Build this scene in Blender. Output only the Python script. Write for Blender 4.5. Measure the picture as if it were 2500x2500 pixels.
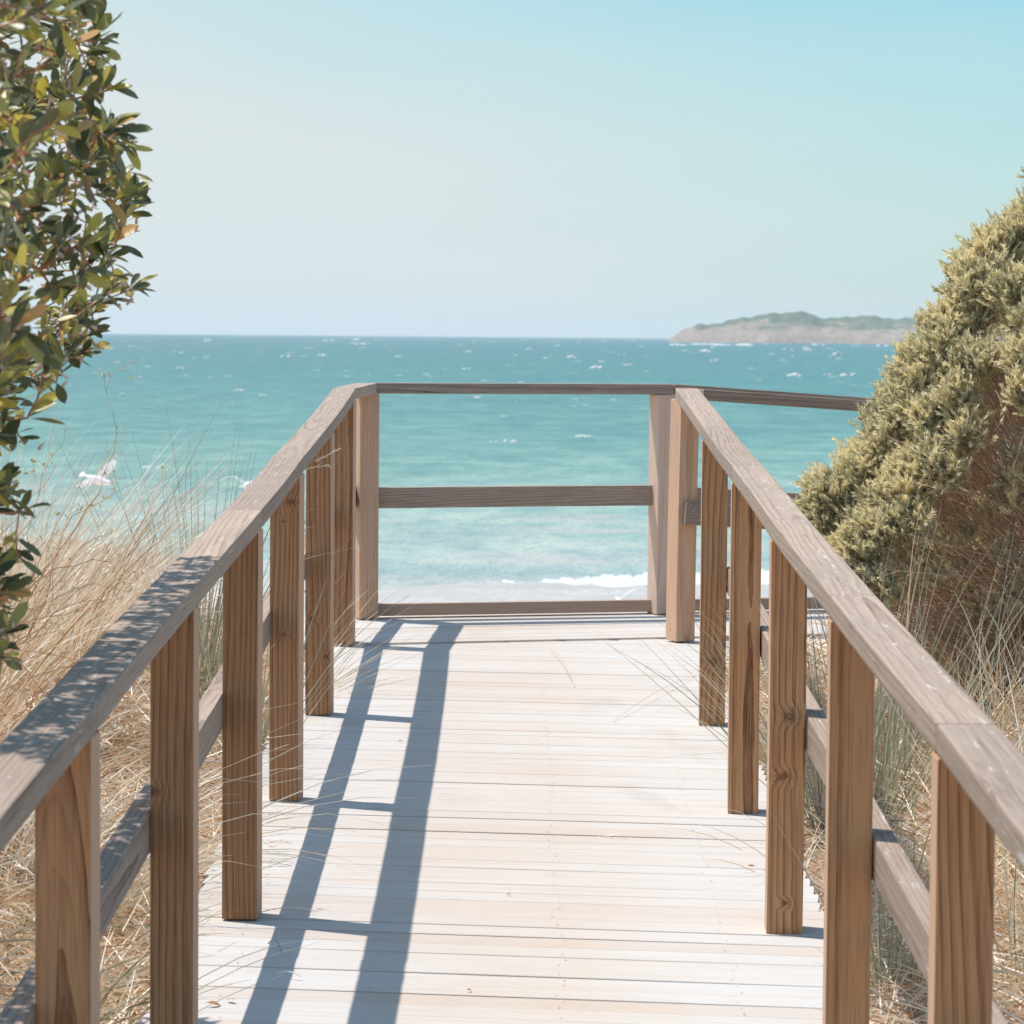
import bpy, bmesh, math, random
import numpy as np
from mathutils import Vector, Matrix

random.seed(7)
rng = np.random.default_rng(7)
S = bpy.context.scene
for o in list(bpy.data.objects):
    bpy.data.objects.remove(o)
COL = S.collection
R = math.radians

# ------------------------------------------------------------------ camera
ZC = 1.2                      # eye height above the end platform (z = 0)
PITCH = math.atan(431.4 / 7500)
ROLL = math.atan(0.0083)
cam_d = bpy.data.cameras.new('camera')
cam = bpy.data.objects.new('camera', cam_d)
COL.objects.link(cam)
CM = Matrix.Rotation(R(90) - PITCH, 3, 'X') @ Matrix.Rotation(ROLL, 3, 'Z')
cam.matrix_world = Matrix.Translation((0, 0, ZC)) @ CM.to_4x4()
cam_d.sensor_width = 36
cam_d.lens = 108
cam_d.clip_start = 0.1
cam_d.clip_end = 80000
cam_d.dof.use_dof = True
cam_d.dof.focus_distance = 9.0
cam_d.dof.aperture_fstop = 14
S.camera = cam

def at(px, py, Y):
    """world point at depth Y that the photograph shows at (px, py) of 2500"""
    d = CM @ Vector(((px - 1250) / 7500, (1250 - py) / 7500, -1))
    t = Y / d.y
    return Vector((d.x * t, Y, ZC + d.z * t))

# ------------------------------------------------------------------ sky, sun, exposure
SUN_DIR = Vector((-0.375, 0.15, 1.0)).normalized()     # towards the sun
ELEV = math.asin(SUN_DIR.z)
AZ = math.atan2(SUN_DIR.x, SUN_DIR.y)
W = bpy.data.worlds.new('World')
S.world = W
W.use_nodes = True
wn, wl = W.node_tree.nodes, W.node_tree.links
wn.clear()
wo = wn.new('ShaderNodeOutputWorld')
bg = wn.new('ShaderNodeBackground')
bg.inputs['Strength'].default_value = 0.15
sky = wn.new('ShaderNodeTexSky')
sky.sky_type = 'NISHITA'
sky.sun_disc = False
sky.sun_elevation = ELEV
sky.sun_rotation = AZ
sky.altitude = 0
sky.air_density = 1.0
sky.dust_density = 0.8
sky.ozone_density = 1.2
# thin high veil: paler towards the horizon, a few broad soft streaks
tc = wn.new('ShaderNodeTexCoord')
mp = wn.new('ShaderNodeMapping')
mp.inputs['Rotation'].default_value = (0, R(14), 0)
mp.inputs['Scale'].default_value = (2.2, 2.2, 16)
nz = wn.new('ShaderNodeTexNoise')
nz.inputs['Scale'].default_value = 1.6
nz.inputs['Detail'].default_value = 4
nz.inputs['Roughness'].default_value = 0.45
sep = wn.new('ShaderNodeSeparateXYZ')
hz = wn.new('ShaderNodeMapRange')          # elevation -> veil
hz.interpolation_type = 'SMOOTHSTEP'
hz.inputs['From Min'].default_value = 0.0
hz.inputs['From Max'].default_value = 0.19
hz.inputs['To Min'].default_value = 1.0
hz.inputs['To Max'].default_value = 0.38
nm = wn.new('ShaderNodeMapRange')
nm.inputs['From Min'].default_value = 0.3
nm.inputs['From Max'].default_value = 0.75
nm.inputs['To Min'].default_value = -0.12
nm.inputs['To Max'].default_value = 0.16
ad = wn.new('ShaderNodeMath'); ad.operation = 'ADD'; ad.use_clamp = True
# the veil thins towards the right of the view
xr = wn.new('ShaderNodeMapRange')
xr.inputs['From Min'].default_value = -0.17
xr.inputs['From Max'].default_value = 0.17
xr.inputs['To Min'].default_value = 0.26
xr.inputs['To Max'].default_value = -0.28
ad2 = wn.new('ShaderNodeMath'); ad2.operation = 'ADD'; ad2.use_clamp = True
veil = wn.new('ShaderNodeRGB')
veil.outputs[0].default_value = (2.88, 3.17, 3.20, 1)
tint = wn.new('ShaderNodeMix'); tint.data_type = 'RGBA'; tint.blend_type = 'MULTIPLY'
tint.inputs[0].default_value = 1.0
te = wn.new('ShaderNodeMapRange'); te.interpolation_type = 'SMOOTHSTEP'
te.inputs['From Min'].default_value = 0.17; te.inputs['From Max'].default_value = 0.45
tcol = wn.new('ShaderNodeMix'); tcol.data_type = 'RGBA'
tcol.inputs[6].default_value = (0.19, 0.52, 0.56, 1)       # sky low over the sea
tcol.inputs[7].default_value = (0.62, 0.78, 0.76, 1)        # overhead
wl.new(te.outputs[0], tcol.inputs[0]); wl.new(tcol.outputs[2], tint.inputs[7])
mx = wn.new('ShaderNodeMix'); mx.data_type = 'RGBA'
wl.new(tc.outputs['Generated'], mp.inputs['Vector'])
wl.new(mp.outputs[0], nz.inputs['Vector'])
wl.new(tc.outputs['Generated'], sep.inputs[0])
wl.new(sep.outputs['Z'], hz.inputs['Value'])
wl.new(sep.outputs['X'], xr.inputs['Value'])
wl.new(sep.outputs['Z'], te.inputs['Value'])
wl.new(nz.outputs['Fac'], nm.inputs['Value'])
wl.new(hz.outputs[0], ad.inputs[0])
wl.new(nm.outputs[0], ad.inputs[1])
wl.new(ad.outputs[0], ad2.inputs[0])
wl.new(xr.outputs[0], ad2.inputs[1])
wl.new(sky.outputs[0], tint.inputs[6])
wl.new(tint.outputs[2], mx.inputs[6])
wl.new(veil.outputs[0], mx.inputs[7])
# no veil overhead
up_ = wn.new('ShaderNodeMapRange'); up_.interpolation_type = 'SMOOTHSTEP'
up_.inputs['From Min'].default_value = 0.15; up_.inputs['From Max'].default_value = 0.5
up_.inputs['To Min'].default_value = 1.0; up_.inputs['To Max'].default_value = 0.0
wl.new(sep.outputs['Z'], up_.inputs['Value'])
ml_ = wn.new('ShaderNodeMath'); ml_.operation = 'MULTIPLY'
wl.new(ad2.outputs[0], ml_.inputs[0]); wl.new(up_.outputs[0], ml_.inputs[1])
wl.new(ml_.outputs[0], mx.inputs[0])
wl.new(mx.outputs[2], bg.inputs['Color'])
wl.new(bg.outputs[0], wo.inputs['Surface'])

sd = bpy.data.lights.new('sun', 'SUN')
sd.energy = 3.0
sd.angle = R(0.5)
sd.color = (1.0, 0.93, 0.86)
so = bpy.data.objects.new('sun', sd)
COL.objects.link(so)
so.rotation_euler = SUN_DIR.to_track_quat('Z', 'Y').to_euler()

S.view_settings.view_transform = 'Standard'
S.view_settings.look = 'None'
S.view_settings.gamma = 1
S.view_settings.exposure = 0.72
S.render.resolution_x = 1024
S.render.resolution_y = 1024
S.render.engine = 'CYCLES'
try:
    S.cycles.max_bounces = 8
    S.cycles.transparent_max_bounces = 8
    S.cycles.volume_bounces = 1
    S.cycles.sample_clamp_indirect = 5
except Exception:
    pass

# ------------------------------------------------------------------ node helpers
class NT:
    def __init__(s, name):
        s.m = bpy.data.materials.new(name)
        s.m.use_nodes = True
        s.n, s.l = s.m.node_tree.nodes, s.m.node_tree.links
        s.n.clear()
        s.out = s.n.new('ShaderNodeOutputMaterial')
    def add(s, t, **kw):
        n = s.n.new(t)
        for k, v in kw.items():
            setattr(n, k, v)
        return n
    def put(s, sock, v):
        if v is None:
            return
        if isinstance(v, bpy.types.NodeSocket):
            s.l.new(v, sock)
        else:
            if hasattr(sock, 'default_value'):
                try:
                    sock.default_value = v
                except Exception:
                    sock.default_value = (*v, 1)
    def coord(s, which='Object'):
        return s.add('ShaderNodeTexCoord').outputs[which]
    def pos(s):
        return s.add('ShaderNodeNewGeometry').outputs['Position']
    def mapping(s, vec, scale=(1, 1, 1), loc=(0, 0, 0), rot=(0, 0, 0)):
        n = s.add('ShaderNodeMapping')
        s.put(n.inputs['Vector'], vec); s.put(n.inputs['Scale'], scale)
        s.put(n.inputs['Location'], loc); s.put(n.inputs['Rotation'], rot)
        return n.outputs[0]
    def noise(s, vec, scale, detail=4, rough=0.55, dist=0.0, col=False):
        n = s.add('ShaderNodeTexNoise')
        s.put(n.inputs['Vector'], vec); s.put(n.inputs['Scale'], scale)
        s.put(n.inputs['Detail'], detail); s.put(n.inputs['Roughness'], rough)
        s.put(n.inputs['Distortion'], dist)
        return n.outputs['Color' if col else 'Fac']
    def voro(s, vec, scale, feature='F1', rnd=1.0, out='Distance'):
        n = s.add('ShaderNodeTexVoronoi', feature=feature)
        s.put(n.inputs['Vector'], vec); s.put(n.inputs['Scale'], scale)
        s.put(n.inputs['Randomness'], rnd)
        return n.outputs[out]
    def math(s, op, a, b=None, c=None, clamp=False):
        n = s.add('ShaderNodeMath', operation=op, use_clamp=clamp)
        s.put(n.inputs[0], a); s.put(n.inputs[1], b)
        if c is not None: s.put(n.inputs[2], c)
        return n.outputs[0]
    def vmath(s, op, a, b=None):
        n = s.add('ShaderNodeVectorMath', operation=op)
        s.put(n.inputs[0], a)
        if b is not None: s.put(n.inputs[1], b)
        return n.outputs[0]
    def rng(s, v, a, b, c=0.0, d=1.0, smooth=False):
        n = s.add('ShaderNodeMapRange')
        if smooth: n.interpolation_type = 'SMOOTHSTEP'
        for i, x in enumerate((v, a, b, c, d)):
            s.put(n.inputs[i], x)
        return n.outputs[0]
    def mix(s, f, a, b, mode='MIX'):
        n = s.add('ShaderNodeMix', data_type='RGBA', blend_type=mode)
        s.put(n.inputs[0], f); s.put(n.inputs[6], a); s.put(n.inputs[7], b)
        return n.outputs[2]
    def sepxyz(s, v):
        n = s.add('ShaderNodeSeparateXYZ'); s.put(n.inputs[0], v); return n.outputs
    def comb(s, x, y, z):
        n = s.add('ShaderNodeCombineXYZ')
        s.put(n.inputs[0], x); s.put(n.inputs[1], y); s.put(n.inputs[2], z)
        return n.outputs[0]
    def attr(s, name, out='Fac'):
        n = s.add('ShaderNodeAttribute', attribute_name=name); return n.outputs[out]
    def bump(s, h, strength=0.3, dist=0.01, normal=None):
        n = s.add('ShaderNodeBump')
        s.put(n.inputs['Height'], h); s.put(n.inputs['Strength'], strength)
        s.put(n.inputs['Distance'], dist)
        if normal is not None: s.put(n.inputs['Normal'], normal)
        return n.outputs[0]
    def bsdf(s, color, rough=0.7, spec=0.3, normal=None, **kw):
        n = s.add('ShaderNodeBsdfPrincipled')
        s.put(n.inputs['Base Color'], color); s.put(n.inputs['Roughness'], rough)
        s.put(n.inputs['Specular IOR Level'], spec)
        if normal is not None: s.put(n.inputs['Normal'], normal)
        for k, v in kw.items():
            s.put(n.inputs[k.replace('_', ' ')], v)
        return n.outputs[0]
    def surf(s, sh):
        s.l.new(sh, s.out.inputs['Surface'])
        return s.m

def c4(*c):
    return (*c, 1)

# ------------------------------------------------------------------ materials
def wood(name, light, dark, grey, grey_amt=0.2, ring=70, contrast=1.0, rough=0.75, pale=0.0, side=0.0):
    """timber, grain along local X; every object gets its own piece of the log"""
    t = NT(name)
    info = t.add('ShaderNodeObjectInfo')
    rnd = info.outputs['Random']
    off = t.comb(t.math('MULTIPLY', rnd, 37.0), t.math('MULTIPLY', rnd, 11.3), t.math('MULTIPLY', rnd, 5.1))
    P = t.coord('Object')
    x, y, z = t.sepxyz(P)[:3]
    # knots: each timber names its own (along, across, radius)
    kn = None
    for nm_ in ('knot_a', 'knot_b', 'knot_c'):
        an = t.add('ShaderNodeAttribute', attribute_type='OBJECT', attribute_name=nm_)
        kx, ky, kr = t.sepxyz(an.outputs['Vector'])[:3]
        dx = t.math('MULTIPLY', t.math('SUBTRACT', x, kx), 1.0)
        dy = t.math('MULTIPLY', t.math('SUBTRACT', y, ky), 0.72)
        dd = t.math('SQRT', t.math('ADD', t.math('MULTIPLY', dx, dx), t.math('MULTIPLY', dy, dy)))
        q = t.math('DIVIDE', dd, t.math('ADD', kr, 0.00001))
        kn = q if kn is None else t.math('MINIMUM', kn, q)
    kwob = t.noise(t.mapping(P, scale=(38, 70, 60)), 1.0, 3, 0.6)
    kn = t.math('ADD', kn, t.rng(kwob, 0.3, 0.7, -0.35, 0.35))
    knot = t.rng(kn, 0.0, 2.6, 1.0, 0.0, True)
    slow = t.noise(t.vmath('ADD', t.mapping(P, scale=(0.55, 2.2, 2.2)), off), 1.0, 2, 0.4)
    slow2 = t.noise(t.vmath('ADD', t.mapping(P, scale=(3.5, 16, 16)), off), 1.0, 3, 0.5)
    r2 = t.math('FRACT', t.math('MULTIPLY', rnd, 7.7))
    py_ = t.math('ADD', y, t.rng(rnd, 0, 1, -0.09, 0.10))
    pz_ = t.math('ADD', z, t.rng(r2, 0, 1, 0.05, 0.12))
    rr = t.math('SQRT', t.math('ADD', t.math('MULTIPLY', py_, py_), t.math('MULTIPLY', pz_, pz_)))
    rr = t.math('ADD', rr, t.math('MULTIPLY', slow, t.rng(r2, 0, 1, 0.02, 0.10)))
    rr = t.math('ADD', rr, t.math('MULTIPLY', slow2, 0.005))
    rr = t.math('ADD', rr, t.math('MULTIPLY', knot, 0.010))
    saw = t.math('FRACT', t.math('MULTIPLY', rr, float(ring)))
    saw2 = t.math('FRACT', t.math('MULTIPLY', rr, float(ring) * 2.7))
    band = t.math('ADD', t.math('MULTIPLY', t.math('POWER', saw, 2.6), 0.8), t.math('MULTIPLY', t.math('POWER', saw2, 3.0), 0.3))
    kd = kn
    fine = t.noise(t.vmath('ADD', t.mapping(P, scale=(6, 260, 260)), off), 1.0, 3, 0.6)
    fine2 = t.noise(t.vmath('ADD', t.mapping(P, scale=(14, 90, 90)), off), 1.0, 4, 0.6)
    f = t.math('MULTIPLY', band, 0.62 * contrast)
    f = t.math('ADD', f, t.math('MULTIPLY', t.math('SUBTRACT', fine, 0.5), 0.8 * contrast))
    f = t.math('ADD', f, t.math('MULTIPLY', t.math('SUBTRACT', fine2, 0.5), 0.5), clamp=True)
    col = t.mix(f, c4(*light), c4(*dark))
    # piece to piece tone
    tone = t.rng(t.math('FRACT', t.math('MULTIPLY', rnd, 3.31)), 0, 1, 0.82, 1.14)
    wt = t.add('ShaderNodeAttribute', attribute_type='OBJECT', attribute_name='stain').outputs['Fac']
    tone = t.math('MULTIPLY', tone, t.math('SUBTRACT', 1.0, wt))
    col = t.mix(1.0, col, t.comb(tone, tone, tone), 'MULTIPLY')
    col = t.mix(t.math('MULTIPLY', wt, 0.8), col, t.mix(1.0, col, c4(1.0, 0.88, 0.76), 'MULTIPLY'))
    kcore = t.rng(kd, 0.25, 1.15, 0.85, 0.0, True)
    kring = t.math('MULTIPLY', t.math('ADD', t.math('SINE', t.math('MULTIPLY', kd, 13.0)), 1.0), 0.25)
    kcore = t.math('MULTIPLY', kcore, t.math('SUBTRACT', 1.0, kring))
    col = t.mix(kcore, col, c4(dark[0] * 0.62, dark[1] * 0.55, dark[2] * 0.5))
    # weathering
    wz = t.noise(t.vmath('ADD', t.mapping(P, scale=(2.0, 14, 14)), off), 1.0, 4, 0.6)
    wf = t.rng(wz, 0.42, 0.72, grey_amt * 0.4, min(1.0, grey_amt * 1.8))
    gcol = t.mix(t.rng(fine, 0.3, 0.7), c4(*grey), c4(*[g * 0.72 for g in grey]))
    col = t.mix(wf, col, gcol)
    if pale:
        sc = t.noise(t.vmath('ADD', t.mapping(P, scale=(7, 60, 60)), off), 1.0, 5, 0.7, 0.6)
        sm = t.rng(sc, 0.60, 0.72, 0.0, pale)
        col = t.mix(sm, col, c4(0.62, 0.59, 0.56))
    # dark checks running along the grain
    ck = t.noise(t.vmath('ADD', t.mapping(P, scale=(3.0, 150, 150)), off), 1.0, 2, 0.4)
    cm = t.rng(ck, 0.70, 0.76, 0.0, 0.55)
    col = t.mix(cm, col, c4(dark[0] * 0.4, dark[1] * 0.38, dark[2] * 0.38))
    if side:       # side faces: bleaching, plus sun and bounced light painted into the colour
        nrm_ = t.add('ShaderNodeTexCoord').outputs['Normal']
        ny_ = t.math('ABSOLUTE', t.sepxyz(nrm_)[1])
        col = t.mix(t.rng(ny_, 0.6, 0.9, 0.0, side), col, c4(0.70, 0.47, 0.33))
    h = t.math('SUBTRACT', t.math('ADD', t.math('MULTIPLY', fine, 0.6), t.math('MULTIPLY', band, 0.25)), t.math('MULTIPLY', cm, 1.2))
    return t.surf(t.bsdf(col, rough, 0.25, t.bump(h, 0.55, 0.0012)))

M = {}
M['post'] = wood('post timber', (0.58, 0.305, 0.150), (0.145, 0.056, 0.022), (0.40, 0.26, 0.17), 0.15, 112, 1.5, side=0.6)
M['post_pale'] = wood('pale post timber', (0.74, 0.48, 0.31), (0.40, 0.20, 0.11), (0.58, 0.44, 0.35), 0.22, 105, 1.0)
M['post_grey'] = wood('greyed post timber', (0.72, 0.53, 0.41), (0.42, 0.27, 0.19), (0.66, 0.52, 0.42), 0.35, 105, 0.8)
M['cap'] = wood('weathered handrail timber', (0.43, 0.325, 0.25), (0.145, 0.097, 0.068), (0.40, 0.315, 0.255), 0.5, 110, 1.3, pale=0.9)
M['rail'] = wood('weathered rail timber', (0.42, 0.325, 0.26), (0.13, 0.085, 0.06), (0.30, 0.25, 0.215), 0.4, 100, 1.4, pale=0.2)
M['kick'] = wood('edge board timber', (0.52, 0.37, 0.28), (0.38, 0.25, 0.18), (0.46, 0.38, 0.32), 0.3, 90, 0.5)

def deck_mat():
    t = NT('bleached decking')
    tn = t.attr('tint'); ln = t.attr('uvx', 'Vector')
    # uvx holds (metres along the board, metres across, board number)
    P = ln
    f1 = t.noise(t.mapping(P, scale=(3.2, 170, 13)), 1.0, 4, 0.65)
    f2 = t.noise(t.mapping(P, scale=(1.1, 26, 7)), 1.0, 4, 0.6)
    f3 = t.noise(t.mapping(P, scale=(6, 60, 5)), 1.0, 4, 0.6)
    col = t.mix(t.rng(f2, 0.35, 0.7), c4(0.56, 0.56, 0.55), c4(0.55, 0.505, 0.46))
    col = t.mix(t.rng(f1, 0.48, 0.85, 0, 0.5), col, c4(0.45, 0.37, 0.31))
    dk = t.rng(f3, 0.66, 0.74, 0, 0.45)
    col = t.mix(dk, col, c4(0.27, 0.20, 0.16))
    col = t.mix(t.math('MULTIPLY', tn, 0.5), col, c4(0.51, 0.42, 0.35))
    # worn warm strip where people walk, bleached sides
    W_ = t.pos()
    wx, wy, wz = t.sepxyz(W_)[:3]
    wn_ = t.noise(t.mapping(W_, scale=(1.6, 2.6, 1)), 1.0, 4, 0.6, 0.4)
    walk_ = t.math('ADD', t.rng(t.math('ABSOLUTE', t.math('ADD', wx, 0.02)), 0.1, 0.55, 0.55, 0.0, True), t.rng(wn_, 0.4, 0.65, -0.15, 0.35))
    col = t.mix(t.math('MULTIPLY', walk_, 0.8, clamp=True), col, t.mix(1.0, col, c4(0.95, 0.85, 0.76), 'MULTIPLY'))
    # damp stain patches
    st = t.noise(t.mapping(W_, scale=(2.2, 1.0, 1), loc=(3.1, 0.7, 0)), 1.3, 4, 0.55, 0.5)
    col = t.mix(t.rng(st, 0.60, 0.74, 0, 0.45), col, c4(0.40, 0.34, 0.30))
    x, y, z = t.sepxyz(P)[:3]
    gr = t.math('SINE', t.math('MULTIPLY', y, 2 * math.pi / 0.0128))
    h = t.math('ADD', t.math('MULTIPLY', gr, 0.55), t.math('MULTIPLY', f1, 0.7))
    col = t.mix(t.rng(gr, -1.0, -0.65, 0.25, 0.0), col, c4(0.45, 0.38, 0.33))
    return t.surf(t.bsdf(col, 0.8, 0.15, t.bump(h, 0.5, 0.0016)))
M['deck'] = deck_mat()

def simple(name, col, rough=0.7, spec=0.3, metallic=0.0):
    t = NT(name)
    n = t.noise(t.coord('Object'), 30, 3)
    c = t.mix(t.rng(n, 0.3, 0.7), c4(*[v * 0.85 for v in col]), c4(*[min(1, v * 1.12) for v in col]))
    return t.surf(t.bsdf(c, rough, spec, Metallic=metallic))
M['nail'] = simple('rusty nail heads', (0.33, 0.26, 0.21), 0.5)
M['bolt'] = simple('galvanised bolt', (0.5, 0.48, 0.46), 0.45, 0.5, 0.6)

def leafy(name, cols, trans=0.35, rough=0.5, spec=0.3, back=None, tc_=(1.15, 1.15, 0.6)):
    """foliage: each leaf carries its own tint 0..1"""
    t = NT(name)
    tn = t.attr('tint')
    r = t.add('ShaderNodeValToRGB')
    el = r.color_ramp.elements
    el[0].position = 0; el[0].color = c4(*cols[0])
    el[1].position = 1; el[1].color = c4(*cols[-1])
    for i, c in enumerate(cols[1:-1]):
        e = el.new((i + 1) / (len(cols) - 1)); e.color = c4(*c)
    t.put(r.inputs[0], tn)
    col = r.outputs[0]
    if back is not None:
        g = t.add('ShaderNodeNewGeometry')
        col2 = t.mix(g.outputs['Backfacing'], col, t.mix(0.6, col, c4(*back)))
    else:
        col2 = col
    p = t.bsdf(col2, rough, spec)
    tr = t.add('ShaderNodeBsdfTranslucent')
    t.put(tr.inputs['Color'], t.mix(1.0, col, c4(*tc_), 'MULTIPLY'))
    mxs = t.add('ShaderNodeMixShader')
    mxs.inputs[0].default_value = trans
    t.l.new(p, mxs.inputs[1]); t.l.new(tr.outputs[0], mxs.inputs[2])
    return t.surf(mxs.outputs[0])

M['broad'] = leafy('leathery green leaves', [(0.075, 0.09, 0.05), (0.155, 0.17, 0.095), (0.27, 0.28, 0.14), (0.62, 0.54, 0.13), (0.66, 0.34, 0.17)], 0.40, 0.38, 0.5, back=(0.34, 0.35, 0.26))
M['needle'] = leafy('silvery olive needle leaves', [(0.20, 0.21, 0.14), (0.42, 0.41, 0.29), (0.72, 0.68, 0.50), (0.92, 0.87, 0.66), (0.94, 0.82, 0.52)], tc_=(1.1, 1.0, 0.72), trans=0.35, rough=0.5, spec=0.35)
M['straw'] = leafy('dry straw grass', [(0.48, 0.26, 0.12), (0.74, 0.50, 0.30), (0.88, 0.71, 0.50), (0.94, 0.86, 0.71), (0.97, 0.94, 0.88)], 0.25, 0.4, 0.5, tc_=(1.0, 0.94, 0.82))
M['blade'] = leafy('grey green marram blades', [(0.26, 0.27, 0.185), (0.43, 0.425, 0.32), (0.62, 0.58, 0.45), (0.80, 0.66, 0.48), (0.84, 0.62, 0.42)], 0.28, 0.4, 0.45, tc_=(1.0, 1.02, 0.8))
M['creeper'] = leafy('small grey green leaves', [(0.16, 0.20, 0.13), (0.26, 0.31, 0.20), (0.36, 0.40, 0.28)], 0.25)
M['dead'] = leafy('fallen dry leaves', [(0.25, 0.10, 0.05), (0.42, 0.17, 0.09), (0.50, 0.28, 0.17)], 0.15)

def bark(name, a, b):
    t = NT(name)
    P = t.coord('Object')
    n = t.noise(P, 60, 4, 0.6); n2 = t.noise(P, 9, 3)
    col = t.mix(t.rng(n, 0.35, 0.65), c4(*a), c4(*b))
    col = t.mix(t.rng(n2, 0.4, 0.7, 0, 0.5), col, c4(0.42, 0.35, 0.30))
    col = t.mix(t.rng(t.attr('tint'), 0.55, 1.0, 0.0, 0.9), col, c4(0.80, 0.56, 0.40))
    return t.surf(t.bsdf(col, 0.8, 0.2, t.bump(n, 0.5, 0.002)))
M['bark'] = bark('red brown twigs', (0.60, 0.27, 0.14), (0.36, 0.16, 0.09))
M['bark_grey'] = bark('grey brown branches', (0.58, 0.40, 0.27), (0.33, 0.21, 0.14))

def sand_mat():
    t = NT('dune sand')
    P = t.pos()
    n = t.noise(P, 3.0, 5, 0.6); n2 = t.noise(P, 90, 3)
    col = t.mix(t.rng(n, 0.35, 0.7), c4(0.74, 0.67, 0.59), c4(0.66, 0.55, 0.44))
    col = t.mix(t.rng(n2, 0.4, 0.7, 0, 0.35), col, c4(0.36, 0.26, 0.18))
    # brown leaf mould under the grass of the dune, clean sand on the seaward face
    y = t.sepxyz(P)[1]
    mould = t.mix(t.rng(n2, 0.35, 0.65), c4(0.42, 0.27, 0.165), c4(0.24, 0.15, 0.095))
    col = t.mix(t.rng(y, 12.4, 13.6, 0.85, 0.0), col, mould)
    # far down by the water the sand is wet and washed grey
    col = t.mix(t.rng(y, 45, 66, 0, 1), col, c4(0.47, 0.465, 0.46))
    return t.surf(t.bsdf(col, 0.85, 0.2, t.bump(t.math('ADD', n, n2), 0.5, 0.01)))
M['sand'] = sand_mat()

def sea_mat():
    t = NT('sea water')
    P = t.pos()
    x, y, z = t.sepxyz(P)[:3]
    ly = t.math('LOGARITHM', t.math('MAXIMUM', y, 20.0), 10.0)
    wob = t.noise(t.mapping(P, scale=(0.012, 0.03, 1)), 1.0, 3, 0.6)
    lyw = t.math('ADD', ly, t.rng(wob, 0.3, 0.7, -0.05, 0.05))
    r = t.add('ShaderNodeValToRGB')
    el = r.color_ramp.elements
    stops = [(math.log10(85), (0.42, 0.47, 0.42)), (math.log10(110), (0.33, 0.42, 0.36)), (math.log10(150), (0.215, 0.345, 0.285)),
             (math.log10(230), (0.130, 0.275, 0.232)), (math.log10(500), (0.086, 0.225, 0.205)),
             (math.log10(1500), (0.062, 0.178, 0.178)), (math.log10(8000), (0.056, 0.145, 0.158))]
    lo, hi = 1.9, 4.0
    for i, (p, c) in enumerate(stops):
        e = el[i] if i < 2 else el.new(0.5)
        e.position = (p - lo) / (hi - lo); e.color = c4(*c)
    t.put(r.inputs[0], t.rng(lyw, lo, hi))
    col = r.outputs[0]
    # swell streaks: darker and greener troughs, pale stirred sand in the shallows
    s1 = t.noise(t.mapping(P, scale=(0.32, 0.13, 1)), 1.0, 5, 0.65, 0.3)
    s2 = t.noise(t.mapping(P, scale=(0.03, 0.06, 1)), 1.0, 4, 0.6, 0.3)
    s3 = t.noise(t.mapping(P, scale=(0.5, 1.7, 1)), 1.0, 3, 0.6)
    col = t.mix(t.rng(s2, 0.35, 0.65, 0.0, 0.30), col, t.mix(1.0, col, c4(0.80, 1.0, 0.86), 'MULTIPLY'))
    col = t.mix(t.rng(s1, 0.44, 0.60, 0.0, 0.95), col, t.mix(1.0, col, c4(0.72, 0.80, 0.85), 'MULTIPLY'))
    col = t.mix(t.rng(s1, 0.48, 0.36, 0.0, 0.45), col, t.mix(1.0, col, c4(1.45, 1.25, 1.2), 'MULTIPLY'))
    col = t.mix(t.rng(s3, 0.5, 0.72, 0.0, 0.22), col, t.mix(1.0, col, c4(0.7, 0.78, 0.82), 'MULTIPLY'))
    s4 = t.noise(t.mapping(P, scale=(0.012, 0.007, 1)), 1.0, 5, 0.7, 0.4)
    s5 = t.noise(t.mapping(P, scale=(0.10, 0.035, 1), rot=(0, 0, 0.02)), 1.0, 5, 0.75, 0.6)
    col = t.mix(t.rng(s4, 0.38, 0.66, 0.0, 0.35), col, t.mix(1.0, col, c4(0.78, 0.86, 0.92), 'MULTIPLY'))
    col = t.mix(t.rng(s5, 0.46, 0.60, 0.0, 0.7), col, t.mix(1.0, col, c4(0.76, 0.86, 0.90), 'MULTIPLY'))
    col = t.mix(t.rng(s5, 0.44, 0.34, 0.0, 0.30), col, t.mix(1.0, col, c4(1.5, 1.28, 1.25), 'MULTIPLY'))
    sandy = t.noise(t.mapping(P, scale=(0.10, 0.16, 1), loc=(4, 9, 0)), 1.0, 4, 0.6, 0.5)
    sm = t.math('MULTIPLY', t.rng(sandy, 0.50, 0.64), t.rng(y, 150, 110, 0.0, 0.75))
    col = t.mix(sm, col, c4(0.47, 0.44, 0.40))
    b1 = t.noise(t.mapping(P, scale=(0.9, 0.6, 1)), 1.0, 5, 0.65)
    b2 = t.noise(t.mapping(P, scale=(0.06, 0.16, 1)), 1.0, 3, 0.5)
    hgt = t.math('ADD', b1, t.math('MULTIPLY', b2, 2.5))
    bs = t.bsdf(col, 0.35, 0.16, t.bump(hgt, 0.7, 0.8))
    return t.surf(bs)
M['sea'] = sea_mat()

def foam_mat():
    t = NT('white sea foam')
    n = t.noise(t.pos(), 0.8, 4, 0.6)
    f = t.mix(n, c4(0.62, 0.62, 0.61), c4(0.52, 0.54, 0.53))
    return t.surf(t.bsdf(t.mix(t.attr('tint'), c4(0.22, 0.33, 0.31), f), 0.8, 0.2))
M['foam'] = foam_mat()

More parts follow.
